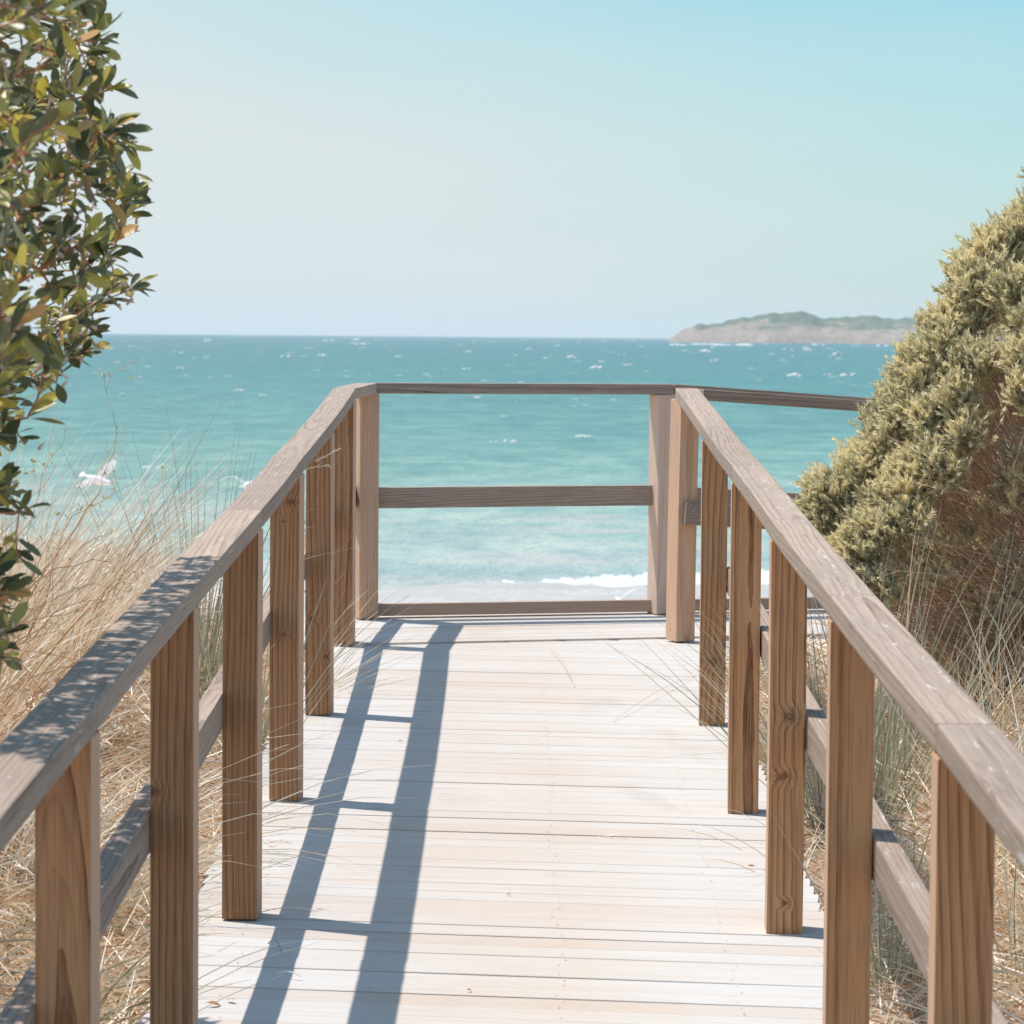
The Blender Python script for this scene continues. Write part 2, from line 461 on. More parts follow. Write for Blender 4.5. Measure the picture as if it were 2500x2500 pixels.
def head_mat():
    t = NT('scrubby headland')
    P = t.pos()
    x, y, z = t.sepxyz(P)[:3]
    n = t.noise(t.mapping(P, scale=(0.016, 0.016, 0.05)), 1.0, 6, 0.72, 0.5)
    n2 = t.noise(t.mapping(P, scale=(0.15, 0.15, 0.15)), 1.0, 4, 0.6)
    up = t.rng(z, 2, 26, -0.22, 0.16)
    g = t.rng(t.math('ADD', n, up), 0.44, 0.58, 0, 1, True)
    n3 = t.noise(t.mapping(P, scale=(0.06, 0.02, 0.012)), 1.0, 5, 0.7)
    rock = t.mix(t.rng(n2, 0.35, 0.65), c4(0.34, 0.265, 0.215), c4(0.21, 0.165, 0.13))
    rock = t.mix(t.rng(n3, 0.5, 0.65, 0, 0.5), rock, c4(0.42, 0.35, 0.29))
    scrub = t.mix(t.rng(n2, 0.35, 0.65), c4(0.06, 0.095, 0.06), c4(0.15, 0.18, 0.12))
    col = t.mix(g, rock, scrub)
    return t.surf(t.bsdf(col, 0.9, 0.1))
M['head'] = head_mat()
M['gull'] = simple('white feathers', (0.80, 0.79, 0.78), 0.8)
M['gull_grey'] = simple('grey wing feathers', (0.50, 0.49, 0.49), 0.8)
M['gull_tip'] = simple('dark wing tips', (0.28, 0.26, 0.24), 0.7)
M['beak'] = simple('orange red beak', (0.55, 0.16, 0.06), 0.5)

# ------------------------------------------------------------------ object helpers
def link(o, parent=None):
    COL.objects.link(o)
    if parent is not None:
        o.parent = parent
    return o

def tag(o, label=None, cat=None, group=None, kind=None):
    if label: o['label'] = label
    if cat: o['category'] = cat
    if group: o['group'] = group
    if kind: o['kind'] = kind
    return o

def thing(name, loc, label, cat, group=None):
    o = bpy.data.objects.new(name, None)
    o.location = loc
    o.empty_display_size = 0.1
    link(o)
    bpy.context.view_layer.update()
    return tag(o, label, cat, group)

def setp(o, parent):
    """parent, keeping the world placement held in matrix_world"""
    mw = o.matrix_world.copy()
    o.parent = parent
    o.matrix_parent_inverse = Matrix.Translation(-parent.location)
    o.matrix_basis = mw
    return o

class MB:
    """mesh collector (numpy), one tint value per face"""
    def __init__(s):
        s.v, s.f, s.t, s.mi, s.n = [], [], [], [], 0
    def add(s, verts, faces, tint=0.5, mi=0):
        verts = np.asarray(verts, dtype=float).reshape(-1, 3)
        s.v.append(verts)
        for f in faces:
            s.f.append([i + s.n for i in f]); s.t.append(tint); s.mi.append(mi)
        s.n += len(verts)
    def bulk(s, V, faces, tints, mi=0):
        """V: (n, k, 3) copies of one small shape"""
        V = np.asarray(V, float); n, k = V.shape[:2]
        if n == 0: return
        s.v.append(V.reshape(-1, 3))
        off = s.n + np.arange(n) * k
        for f in faces:
            s.f.extend((off[:, None] + np.array(f)[None]).tolist())
            s.t.extend(np.asarray(tints).tolist()); s.mi.extend([mi] * n)
        s.n += n * k
    def build(s, name, mats, parent=None, origin=None, smooth=False):
        V = np.concatenate(s.v) if s.v else np.zeros((0, 3))
        me = bpy.data.meshes.new(name)
        org = np.array(origin if origin is not None else (0, 0, 0), dtype=float)
        me.from_pydata((V - org).tolist(), [], s.f)
        if not isinstance(mats, (list, tuple)): mats = [mats]
        for m in mats: me.materials.append(m)
        a = me.attributes.new('tint', 'FLOAT', 'FACE')
        a.data.foreach_set('value', np.array(s.t, dtype=np.float32))
        me.polygons.foreach_set('material_index', np.array(s.mi, dtype=np.int32))
        if smooth: me.polygons.foreach_set('use_smooth', np.ones(len(s.f), dtype=bool))
        o = bpy.data.objects.new(name, me)
        o.location = org
        COL.objects.link(o)
        if parent is not None:
            o.matrix_world = Matrix.Translation(org)
            o.location = org
            o.parent = parent
            o.matrix_parent_inverse = Matrix.Translation(-Vector(parent.location))
        return o

def timber(name, p0, p1, w, h, mat, parent, up=(0, 0, 1), anchor=(0, 0), bevel=0.004, warp=0.0, seg=1):
    """squared timber from p0 to p1; local X runs along it. w across, h in the up sense.
    anchor: centre of the section in (across, up) relative to the line p0-p1."""
    p0, p1 = Vector(p0), Vector(p1)
    L = (p1 - p0).length
    ax = (p1 - p0) / L
    up = Vector(up)
    side = up.cross(ax).normalized()
    upn = ax.cross(side).normalized()
    bm = bmesh.new()
    bmesh.ops.create_cube(bm, size=1.0)
    for v in bm.verts:
        v.co = Vector(((v.co.x + 0.5) * L, v.co.y * w + anchor[0], v.co.z * h + anchor[1]))
    bmesh.ops.bevel(bm, geom=list(bm.edges), offset=bevel * random.uniform(0.8, 1.3), segments=2, affect='EDGES', profile=0.6)
    if warp:
        k = random.uniform(-1, 1) * warp; k2 = random.uniform(-1, 1) * warp
        cuts = max(2, int(L / 0.25))
        for i in range(1, cuts):
            g = bm.verts[:] + bm.edges[:] + bm.faces[:]
            bmesh.ops.bisect_plane(bm, geom=g, plane_co=(L * i / cuts, 0, 0), plane_no=(1, 0, 0))
        for v in bm.verts:
            s_ = math.sin(v.co.x / L * math.pi)
            v.co.y += k * s_; v.co.z += k2 * s_ * 0.5
    me = bpy.data.meshes.new(name)
    bm.to_mesh(me); bm.free()
    me.materials.append(mat)
    o = bpy.data.objects.new(name, me)
    m = Matrix((ax, side, upn)).transposed().to_4x4()
    m.translation = p0
    COL.objects.link(o)
    if parent is not None:
        o.parent = parent
        o.matrix_parent_inverse = Matrix.Translation(-Vector(parent.location))
    o.matrix_basis = m
    return o

# ------------------------------------------------------------------ heights of deck, handrail, ground
def interp(pts, y):
    return float(np.interp(y, [p[0] for p in pts], [p[1] for p in pts]))
DECK = [(0, -0.60), (4.6, -0.375), (6.0, -0.298), (7.39, -0.222), (8.82, -0.150), (10.38, -0.094), (12.12, -0.034), (12.6, -0.034), (14, -0.03), (20, 0.0)]
CAP = [(0, 0.415), (4.6, 0.632), (6.0, 0.700), (7.35, 0.768), (8.75, 0.838), (10.3, 0.905), (12.1, 0.985), (12.9, 0.995), (20, 0.995)]
zdeck = lambda y: interp(DECK, y)
zcap = lambda y: interp(CAP, y)
def sstep(a, b, x):
    t = np.clip((x - a) / (b - a), 0, 1)
    return t * t * (3 - 2 * t)
def bumps(x, y):
    return 0.03 * np.sin(3.1 * x + 1.3 * y) + 0.025 * np.sin(5.3 * y - 2.2 * x) + 0.02 * np.sin(7.7 * x + 0.7)
def ground(x, y):
    x = np.asarray(x, dtype=float); y = np.asarray(y, dtype=float)
    base = np.interp(y, [p[0] for p in DECK], [p[1] for p in DECK]) - 0.09
    left = 0.40 * sstep(0.85, 1.7, -x) * sstep(4.0, 8.0, y)
    right = 0.34 * sstep(0.9, 2.3, x) * sstep(3.0, 7.5, y)
    side = sstep(0.78, 1.1, np.abs(x))
    z = base + (left + right) + bumps(x, y) * side
    # seaward face of the dune down to the beach
    fall = sstep(12.6, 34.0, y)
    z = z * (1 - fall) + fall * -4.6
    under = sstep(12.0, 13.0, y) * (1 - sstep(14.5, 17, y)) * 0.25
    z = z - under
    beach = np.clip((y - 34) / 50, 0, 1.3)
    z = z - beach * 1.5
    return z
ZSEA = -5.8

# ------------------------------------------------------------------ SETTING: ground, sea, headland
def grid_mesh(name, xs, ys, zf, mat, smooth=True):
    X, Y = np.meshgrid(xs, ys)
    Z = zf(X, Y)
    V = np.stack([X, Y, Z], -1).reshape(-1, 3)
    nx, ny = len(xs), len(ys)
    idx = np.arange(nx * ny).reshape(ny, nx)
    F = np.stack([idx[:-1, :-1], idx[:-1, 1:], idx[1:, 1:], idx[1:, :-1]], -1).reshape(-1, 4)
    me = bpy.data.meshes.new(name)
    me.from_pydata(V.tolist(), [], F.tolist())
    me.materials.append(mat)
    if smooth: me.polygons.foreach_set('use_smooth', np.ones(len(F), dtype=bool))
    o = bpy.data.objects.new(name, me)
    COL.objects.link(o)
    return o

xs = np.concatenate([np.linspace(-400, -12, 20), np.linspace(-11, -3.2, 20), np.linspace(-3, 3, 90), np.linspace(3.2, 11, 20), np.linspace(12, 400, 20)])
ys = np.concatenate([np.linspace(-30, 1, 10), np.linspace(1.5, 16, 150), np.linspace(16.5, 40, 30), np.linspace(42, 180, 60)])
tag(grid_mesh('sand_dune', xs, ys, ground, M['sand']), kind='structure')

def sea_z(x, y):
    return np.full_like(x, ZSEA)
sxs = np.concatenate([-np.geomspace(40000, 60, 24), np.linspace(-50, 50, 21), np.geomspace(60, 40000, 24)])
sys_ = np.concatenate([np.linspace(50, 200, 40), np.geomspace(210, 12000, 50)])
tag(grid_mesh('sea', sxs, sys_, sea_z, M['sea']), kind='structure')

# headland across the bay
def headland():
    mb = MB()
    YH = 3900.0
    # skyline: (photo x, photo y of the crest)
    sk = [(1625, 838), (1640, 824), (1665, 804), (1700, 792), (1745, 789), (1790, 780), (1810, 775), (1850, 769), (1900, 763), (1945, 760),
          (1975, 763), (2000, 774), (2040, 776), (2070, 772), (2110, 769), (2150, 774), (2200, 778), (2250, 772), (2350, 768), (2500, 772),
          (2800, 776), (3200, 790)]
    n = 220
    px = np.linspace(1618, 3200, n)
    py = np.interp(px, [s[0] for s in sk], [s[1] for s in sk])
    rows = 16
    V = []
    for i in range(n):
        top = at(px[i], py[i], YH + 160)
        hh = max(0.3, top.z - ZSEA)
        hh += 1.6 * math.sin(i * 0.9) * math.sin(i * 0.37) * min(1, hh / 20)
        xw = top.x
        for j in range(rows):
            s_ = j / (rows - 1)
            yy = YH - 30 + 190 * s_ + 14 * math.sin(i * 0.13)
            prof = (0.30 * sstep(0.0, 0.12, s_) + 0.25 * s_ + 0.45 * sstep(0.30, 1.0, s_))
            zz = ZSEA - 0.5 + hh * prof + (1.8 * math.sin(i * 0.31 + j * 0.9) + 1.2 * math.sin(i * 0.77 - j * 0.6)) * math.sin(math.pi * s_) * min(1, hh / 15)
            V.append((xw * yy / (YH + 160), yy, zz))
        # back slope
        V.append((xw * 1.05, YH + 420, ZSEA - 1))
    c = rows + 1
    F = []
    for i in range(n - 1):
        for j in range(rows):
            a = i * c + j
            F.append((a, a + c, a + c + 1, a + 1))
    mb.add(V, F)
    o = mb.build('headland', M['head'], smooth=True)
    tag(o, kind='structure')
headland()

# foam: whitecaps out at sea, one mass nobody could count
def lump(mb, c, rx, ry, rz, n=9, m=4):
    V = []; F = []
    ph = random.uniform(0, 6)
    for j in range(m + 1):
        a = j / m * math.pi / 2
        for i in range(n):
            b = 2 * math.pi * i / n
            k = 1 + 0.22 * math.sin(2 * b + ph) + 0.15 * math.sin(3 * b + 2 * ph)
            V.append((c[0] + rx * math.cos(a) * math.cos(b) * k, c[1] + ry * math.cos(a) * math.sin(b) * k, c[2] + rz * math.sin(a) * (1 + 0.2 * math.sin(b * 2 + ph))))
    for j in range(m):
        for i in range(n):
            F.append((j * n + i, j * n + (i + 1) % n, (j + 1) * n + (i + 1) % n, (j + 1) * n + i))
    mb.add(V, F, lump_t[0])
lump_t = [1.0]
mb = MB()
def cap_at(px, py, wpx, hpx):
    d = CM @ Vector(((px - 1250) / 7500, (1250 - py) / 7500, -1))
    tt = (ZSEA - ZC) / d.z
    p = Vector((0, 0, ZC)) + d * tt
    k = p.y / 7500
    w = wpx * k * 0.5
    parts = random.randint(2, 4)
    for q in range(parts):
        f = (q / max(1, parts - 1) - 0.5)
        lump(mb, (p.x + f * w * 1.3, p.y + random.uniform(-1, 1) * w * 0.3, ZSEA - 0.02 * hpx * k), w * random.uniform(0.3, 0.62), w * 0.5, hpx * k * random.uniform(0.5, 1.0) * (1.0 - abs(f) * 0.7))
known = [(435, 862, 22, 7), (698, 872, 24, 8), (805, 833, 26, 7), (785, 869, 20, 7), (867, 831, 18, 6), (880, 841, 26, 7), (440, 900, 22, 8), (517, 924, 14, 8),
         (343, 923, 14, 6), (298, 966, 12, 8), (583, 955, 26, 7), (376, 1142, 44, 8), (1145, 860, 20, 6), (1140, 901, 18, 7), (1292, 853, 16, 5), (1260, 870, 12, 6),
         (1330, 876, 14, 5), (1395, 874, 24, 7), (1457, 899, 28, 9), (1532, 893, 20, 8), (1470, 885, 18, 6), (1743, 883, 20, 9), (1722, 860, 26, 9), (1743, 850, 14, 7),
         (2045, 866, 20, 9), (1970, 853, 20, 7), (2000, 843, 30, 9), (2155, 846, 32, 9), (1941, 918, 34, 10), (2072, 917, 36, 10), (2155, 918, 16, 9), (2020, 916, 18, 8),
         (1245, 1079, 30, 10), (1205, 1079, 18, 7), (1425, 1066, 40, 6), (1230, 1018, 14, 6), (1165, 972, 18, 7), (1272, 936, 16, 6), (1655, 843, 40, 6), (1790, 843, 90, 6), (1720, 842, 60, 6)]
for k in known: lump_t[0] = random.uniform(0.6, 1.0); cap_at(*k)
for i in range(230):
    t_ = random.random() ** 1.8
    lump_t[0] = random.uniform(0.15, 0.75)
    cap_at(random.uniform(-100, 2300), 829 + 14 * (random.random() - .5) * 0.3 + t_ * 170 + (1 if True else 0), random.uniform(7, 20), random.uniform(2, 5.5) * (1 - 0.4 * t_))
tag(mb.build('whitecaps', M['foam'], smooth=True), kind='stuff')

# the wash: broken wave edge running up the wet sand, irregular in outline, a few centimetres thick
def wash():
    mb = MB()
    n = 500
    up = [(-400, 1340), (0, 1350), (330, 1378), (520, 1396), (800, 1412), (925, 1432), (1010, 1434), (1080, 1424), (1180, 1418), (1300, 1418), (1450, 1404), (1520, 1400), (1590, 1396), (1900, 1390), (2600, 1380)]
    lo = [(-400, 1338), (0, 1348), (330, 1376), (520, 1394), (800, 1410), (925, 1430), (1080, 1424), (1180, 1419), (1300, 1421), (1390, 1430), (1440, 1440), (1500, 1449), (1590, 1446), (1900, 1430), (2600, 1420)]
    px = np.linspace(980, 2600, n)
    rows = 7
    V = []
    for i in range(n):
        jit = 3.0 * math.sin(px[i] * 0.05) + 2.2 * math.sin(px[i] * 0.13 + 1) + 1.5 * math.sin(px[i] * 0.31) + random.uniform(-1.5, 1.5)
        jit2 = 3.0 * math.sin(px[i] * 0.03 + 2) + 2.0 * math.sin(px[i] * 0.09 + 1)
        a = np.interp(px[i], [u[0] for u in up], [u[1] for u in up]) + jit
        b = max(a + (2.5 if px[i] > 1000 else 0.8), np.interp(px[i], [u[0] for u in lo], [u[1] for u in lo]) + jit2)
        for j in range(rows):
            s_ = j / (rows - 1)
            py = a + (b - a) * s_
            d = CM @ Vector(((px[i] - 1250) / 7500, (1250 - py) / 7500, -1))
            tt = (ZSEA + 0.02 - ZC) / d.z
            p = Vector((0, 0, ZC)) + d * tt
            hgt = math.sin(math.pi * min(1, max(0, s_))) * 0.12 * min(1.0, (px[i] - 980) / 260 + 0.05) * (0.7 + 0.3 * math.sin(px[i] * 0.05 + 0.4 * j))
            V.append((p.x, p.y, ZSEA - 0.01 + hgt * min(1.0, (b - a) / 14)))
    F = [(i * rows + j, i * rows + j + 1, (i + 1) * rows + j + 1, (i + 1) * rows + j) for i in range(n - 1) for j in range(rows - 1)]
    for f in F:
        k = min(1.0, 0.72 + f[0] // rows / n)
        mb.f.append(f); mb.t.append(k); mb.mi.append(0)
    mb.v.append(np.array(V)); mb.n = len(V)
    tag(mb.build('surf_foam', M['foam'], smooth=True), kind='stuff')
wash()

# wet sand and thin wash water in front of the foam edge
def wet():
    t = NT('wet wash sand')
    P = t.pos()
    n = t.noise(t.mapping(P, scale=(0.15, 0.3, 1)), 1.0, 4, 0.6, 0.4)
    col = t.mix(t.rng(n, 0.35, 0.7), c4(0.445, 0.42, 0.385), c4(0.40, 0.375, 0.34))
    lace = t.noise(t.mapping(P, scale=(0.5, 0.25, 1)), 1.0, 5, 0.7, 1.2)
    band = t.noise(t.mapping(P, scale=(0.05, 0.30, 1), loc=(0, 2, 0)), 1.0, 2, 0.5)
    lm = t.math('MULTIPLY', t.rng(t.math('ABSOLUTE', t.math('SUBTRACT', lace, 0.5)), 0.0, 0.035, 1.0, 0.0), t.rng(band, 0.45, 0.6))
    col = t.mix(t.math('MULTIPLY', lm, 0.7), col, c4(0.60, 0.60, 0.59))
    m = t.surf(t.bsdf(col, 0.5, 0.2))
    mb = MB()
    n_ = 200
    edge = [(-400, 1340), (0, 1350), (330, 1380), (520, 1399), (800, 1418), (925, 1437), (1080, 1427), (1300, 1421), (1590, 1425), (2600, 1410)]
    V = []
    for px in np.linspace(-400, 2600, n_):
        py = np.interp(px, [u[0] for u in edge], [u[1] for u in edge])
        d = CM @ Vector(((px - 1250) / 7500, (1250 - py) / 7500, -1))
        tt = (ZSEA + 0.012 - ZC) / d.z
        p = Vector((0, 0, ZC)) + d * tt
        V.append((p.x, p.y, ZSEA + 0.012))
        V.append((p.x, 50, ZSEA + 0.9))
    mb.add(V, [(2 * i, 2 * i + 1, 2 * i + 3, 2 * i + 2) for i in range(n_ - 1)])
    tag(mb.build('wet_beach', m), kind='structure')
wet()

# ------------------------------------------------------------------ BOARDWALK
walk = thing('boardwalk', (0, 7, zdeck(7)), 'bleached timber boardwalk deck leading between two railings to a small end platform above the beach', 'boardwalk')
SK = -0.13                           # boards run slightly askew to the walk
JOIN = lambda x: 12.30 + 0.27 * x    # line where the platform boards begin

def board(mb, uv, c, u, v, L, w, z, th=0.022, tint=0.5, zs=0.0, n=2):
    """one board, centre c, along u (length L), across v (width w)"""
    u = Vector(u).normalized(); v = Vector(v).normalized()
    e = 0.0013
    prof = [(-w / 2, -th), (-w / 2, -e), (-w / 2 + e, 0), (w / 2 - e, 0), (w / 2, -e), (w / 2, -th)]
    V = []; UV = []
    seed = random.uniform(0, 50)
    nl = 5
    bow = random.uniform(-0.0012, 0.0012)
    for i in range(nl):
        s_ = (i / (nl - 1) - 0.5) * L
        for (a, b) in prof:
            p = Vector((c[0], c[1], 0)) + u * s_ + v * a
            V.append((p.x, p.y, z + b + zs * (a) + bow * math.cos(math.pi * s_ / L)))
            UV.append((s_ + seed, a, seed))
    k = len(prof)
    F = []
    for i in range(nl - 1):
        for j in range(k - 1):
            F.append((i * k + j, (i + 1) * k + j, (i + 1) * k + j + 1, i * k + j + 1))
    F.append(tuple(range(k))); F.append(tuple((nl - 1) * k + j for j in reversed(range(k))))
    mb.add(V, F, tint); uv.extend(UV)

def set_uvx(o, uv):
    a = o.data.attributes.new('uvx', 'FLOAT_VECTOR', 'POINT')
    a.data.foreach_set('vector', np.array(uv, dtype=np.float32).ravel())

def nails(mb, c, u, v, z, xsn, w):
    for xn in xsn:
        for a in (-w * 0.27, w * 0.27):
            if random.random() < 0.06: continue
            p = Vector((c[0], c[1], 0)) + u * (xn + random.uniform(-0.012, 0.012)) + v * (a + random.uniform(-0.004, 0.004))
            r = random.uniform(0.0017, 0.0027)
            V = [(p.x + r * math.cos(k * math.pi / 4), p.y + r * 1.3 * math.sin(k * math.pi / 4), z + 0.0012) for k in range(8)]
            mb.add(V, [tuple(range(8))], 0.5)

mbd = MB(); uvd = []; mbn = MB()
u = Vector((1, SK, 0)).normalized(); v = Vector((-SK, 1, 0)).normalized()
y = 2.2
boards_y = []
while y < 12.95:
    w = 0.0865 + random.uniform(-0.0025, 0.0018)
    gap = random.choice([0.0003, 0.0005, 0.0008, 0.001, 0.0015, 0.0022, 0.003, 0.0045, 0.0065])
    yc = y + w / 2
    xl, xr = -0.785 + random.uniform(-0.006, 0.006), 0.775 + random.uniform(-0.005, 0.005)
    # clip board against the join line
    def cuty(x): return yc + SK * x
    tint = random.random() ** 2.0
    lo_cut = None
    if cuty(xl) + 0.05 > JOIN(xl):
        # x where the board crosses the join
        xc = (yc + 0.05 - 12.30) / (0.27 - SK) - 0.25
        xl = min(max(xl, xc), xr - 0.1)
        if xc > xr - 0.1: break
    L = (xr - xl) / u.x
    cx = (xl + xr) / 2
    z = zdeck(yc) + random.gauss(0, 0.0005)
    slope = (zdeck(yc + 0.05) - zdeck(yc - 0.05)) / 0.1
    board(mbd, uvd, (cx, cuty(cx)), u, v, L, w, z, 0.022, tint, slope)
    nails(mbn, (0, yc), u, v, z, [xx for xx in (-0.63, -0.30, 0.12, 0.52) if xx > xl + 0.03], w)
    y += w + gap
o = mbd.build('deck_boards', M['deck'], walk)
set_uvx(o, uvd)
mbp = MB(); uvp = []
PU = Vector((math.cos(R(16.5)), math.sin(R(16.5)), 0)); PV = Vector((-PU.y, PU.x, 0))
# platform boards, from the join line to the edge beam at the end
e0 = Vector((0, 12.32, 0)); dist = 0.0
END = 0.86
k = 0
while dist < END - 0.02:
    w = 0.0865 + random.uniform(-0.002, 0.002)
    c = e0 + PV * (dist + w / 2)
    lft = -0.88 if dist < 0.5 else -0.80
    rgt = 1.7
    cc = c + PU * ((lft + rgt) / 2)
    z = -0.0255 + 0.026 * dist / END + random.uniform(-0.0006, 0.0006)
    board(mbp, uvp, (cc.x, cc.y), PU, PV, rgt - lft, w, z + 0.0015, 0.022, random.random() ** 1.2, 0.03)
    nails(mbn, (c.x, c.y), PU, PV, z + 0.0015, [-0.55, -0.05, 0.42], w)
    dist += w + random.choice([0.002, 0.003, 0.005])
o = mbp.build('platform_boards', M['deck'], walk)
set_uvx(o, uvp)
ob_n = mbn.build('nail_heads', M['nail'], walk); ob_n['kind'] = 'stuff'
# bearers under the boards and the low edge board at the seaward end
for sx in (-0.735, -0.1, 0.725):
    pts = [2.2, 4.6, 7.39, 10.38, 12.1]
    for a, b in zip(pts[:-1], pts[1:]):
        timber('bearer', (sx, a, zdeck(a) - 0.024), (sx, b, zdeck(b) - 0.024), 0.045, 0.12, M['rail'], walk, anchor=(0, -0.061))
# ramp going down to the right from the platform
mbr = MB(); uvr = []
for i in range(34):
    s_ = 1.74 + i * 0.091
    c = e0 + PU * s_ + PV * (END / 2)
    board(mbr, uvr, (c.x, c.y), PV, -PU, END + 0.1, 0.0865, -0.012 - 0.065 * (s_ - 1.1) + 0.03, 0.022, random.random() ** 2, 0)
o = mbr.build('ramp_boards', M['deck'], walk)
set_uvx(o, uvr)

# ------------------------------------------------------------------ RAILINGS
PW = 0.0865
def post(parent, x, y, zb, zt, yaw=0.0, mat='post', w=PW, lean=(0, 0), knots=()):
    """x, y: centre of the post"""
    up = (math.sin(yaw), -math.cos(yaw), 0)      # local Z of the timber faces the walker
    o = timber('post', (x, y, zb), (x + lean[0], y + lean[1], zt), w, w, M[mat], parent, up=up, anchor=(0, 0), bevel=0.003, warp=0.0015)
    for nm_, k in zip(('knot_a', 'knot_b', 'knot_c'), knots):
        o[nm_] = k
    return o

def caprun(parent, pts, joints, w=0.09, h=0.045, mat='cap', name='handrail'):
    """handrail pieces laid end to end through the points (centre line of the top face)"""
    out = []
    for (a, b) in zip(pts[:-1], pts[1:]):
        a, b = Vector(a), Vector(b)
        d = (b - a).normalized()
        out.append(timber(name, a + d * 0.0012, b - d * 0.0012, w, h, M[mat], parent, anchor=(0, -h / 2), bevel=0.0045, warp=0.003))
    return out

# ---- left railing
LX = [(-0.632 - PW / 2, 4.62), (-0.624 - PW / 2, 6.03), (-0.608 - PW / 2, 7.39), (-0.606 - PW / 2, 8.82), (-0.608 - PW / 2, 10.38), (-0.624 - PW / 2, 12.12)]
left = thing('wooden_railing', (-0.66, 8, zdeck(8)), 'weathered handrail and brown posts along the left side of the boardwalk, dappled with leaf shadow', 'railing')
yaws = [-0.03, -0.02, -0.06, -0.10, -0.08, -0.08]
for i, (x, y) in enumerate([(-0.68, 3.1)] + LX):
    mat = 'post'
    kn = {2: [(0.59, 0.036, 0.013)], 4: [(0.867, -0.016, 0.015), (0.81, 0.004, 0.006), (0.483, 0.0, 0.008)], 5: [(0.33, 0.02, 0.012), (0.2, -0.03, 0.01)]}.get(i, ())
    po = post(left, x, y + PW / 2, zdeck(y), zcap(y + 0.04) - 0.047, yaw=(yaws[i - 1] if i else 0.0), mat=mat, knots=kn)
    po['stain'] = [0.2, 0.16, 0.30, 0.20, 0.0, 0.05, 0.04][i]
cl = [(-0.68, 0.4), (-0.676, 3.14)] + [(x, y + 0.045) for (x, y) in LX]
cl3 = [(x, y, zcap(y)) for x, y in cl]
caprun(left, cl3[:2], None)
for a, b in zip(cl3[1:-1], cl3[2:]):
    caprun(left, [a, b], None)
L6c = cl3[-1]
L7 = at(889, 1520, 12.90); L7c = (L7.x + 0.004, 12.94, 0.995)
caprun(left, [L6c, L7c], None)
# the rail at mid height is fixed to the outer faces of the posts
for (a, b) in zip([(-0.68, 3.1)] + LX[:-1], LX):
    xa, xb = a[0] - PW / 2 - 0.0235, b[0] - PW / 2 - 0.0235
    timber('mid_rail', (xa, a[1] + 0.045, zdeck(a[1]) + 0.555), (xb, b[1] + 0.043, zdeck(b[1]) + 0.555), 0.045, 0.088, M['rail'], left, anchor=(0, -0.044), warp=0.003)
timber('mid_rail', (LX[-1][0] - 0.06, 12.19, 0.555), (L7.x - 0.06, 12.96, 0.56), 0.045, 0.088, M['rail'], left, anchor=(0, -0.044))

# ---- right railing
RX = [(0.632 + PW / 2, 4.50), (0.621 + PW / 2, 5.93), (0.617 + PW / 2, 7.27), (0.622 + PW / 2, 8.66), (0.632 + PW / 2, 10.2)]
right = thing('wooden_railing', (0.66, 8, zdeck(8)), 'sunlit weathered handrail and knotty posts along the right side of the boardwalk beside dune grass', 'railing')
ryaw = [-0.03, -0.04, -0.03, -0.05, -0.04]
for i, (x, y) in enumerate([(0.675, 3.0)] + RX):
    kn = {3: [(0.53, -0.004, 0.016), (0.385, 0.006, 0.014), (0.08, 0.0, 0.009)], 5: [(0.22, -0.002, 0.019)], 2: [(1.4, 0, 0.02)]}.get(i, ())
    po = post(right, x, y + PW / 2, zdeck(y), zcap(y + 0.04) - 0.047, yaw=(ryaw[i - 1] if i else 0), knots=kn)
    po['stain'] = [0.2, 0.2, 0.16, 0.0, 0.0, 0.0][i]
R6 = at(1643, 1568, 12.36)
post(right, R6.x + 0.030, 12.36 + 0.030, -0.028, 0.948, yaw=R(27), mat='post_pale', lean=(0.010, 0))
cr = [(0.675, 0.4), (0.675, 3.04)] + [(x + 0.003, y + 0.045) for (x, y) in RX] + [(0.697, 12.34)]
cr3 = [(x, y, zcap(y)) for x, y in cr]
cr3[-1] = (cr3[-1][0], cr3[-1][1], 0.994)
for a, b in zip(cr3[:-1], cr3[1:]):
    caprun(right, [a, b], None)
for (a, b) in zip([(0.675, 3.0)] + RX[:-1], RX):
    xa, xb = a[0] + PW / 2 + 0.0235, b[0] + PW / 2 + 0.0235
    timber('mid_rail', (xa, a[1] + 0.045, zdeck(a[1]) + 0.535), (xb, b[1] + 0.043, zdeck(b[1]) + 0.535), 0.045, 0.088, M['cap'], right, anchor=(0, -0.044), warp=0.003)

# ---- end railing
endr = thing('wooden_railing', (0.0, 13.1, 0), 'short railing closing the seaward end of the platform, looking out on the waves', 'railing')
R7 = at(1609, 1504, 13.25)
l7x, l7y = L7.x + 0.002, 12.90 + 0.045
r7x, r7y = R7.x + 0.008, 13.25 + 0.045
post(endr, l7x, l7y, 0.0, 0.949, yaw=R(24), mat='post_pale')
post(endr, r7x, r7y, 0.0, 0.949, yaw=R(27), mat='post_grey')
ed = (Vector((r7x, r7y, 0)) - Vector((l7x, l7y, 0))).normalized()
en = Vector((ed.y, -ed.x, 0))       # towards the walker
pa = Vector((l7x, l7y, 0.9955)) + ed * 0.024 + en * 0.0
pb = Vector((r7x, r7y, 0.9955)) + ed * 0.036
caprun(endr, [pa, pb], None, mat='rail')
pa = Vector((l7x, l7y, 0.553)) + ed * 0.03 - en * 0.02; pb = Vector((r7x, r7y, 0.557)) - ed * 0.03 - en * 0.02
timber('mid_rail', pa, pb, 0.045, 0.088, M['rail'], endr, anchor=(0, -0.044), warp=0.002)
pa = Vector((l7x, l7y, 0.060)) + ed * 0.03 - en * 0.02; pb = Vector((r7x, r7y, 0.060)) + ed * 1.4 - en * 0.02
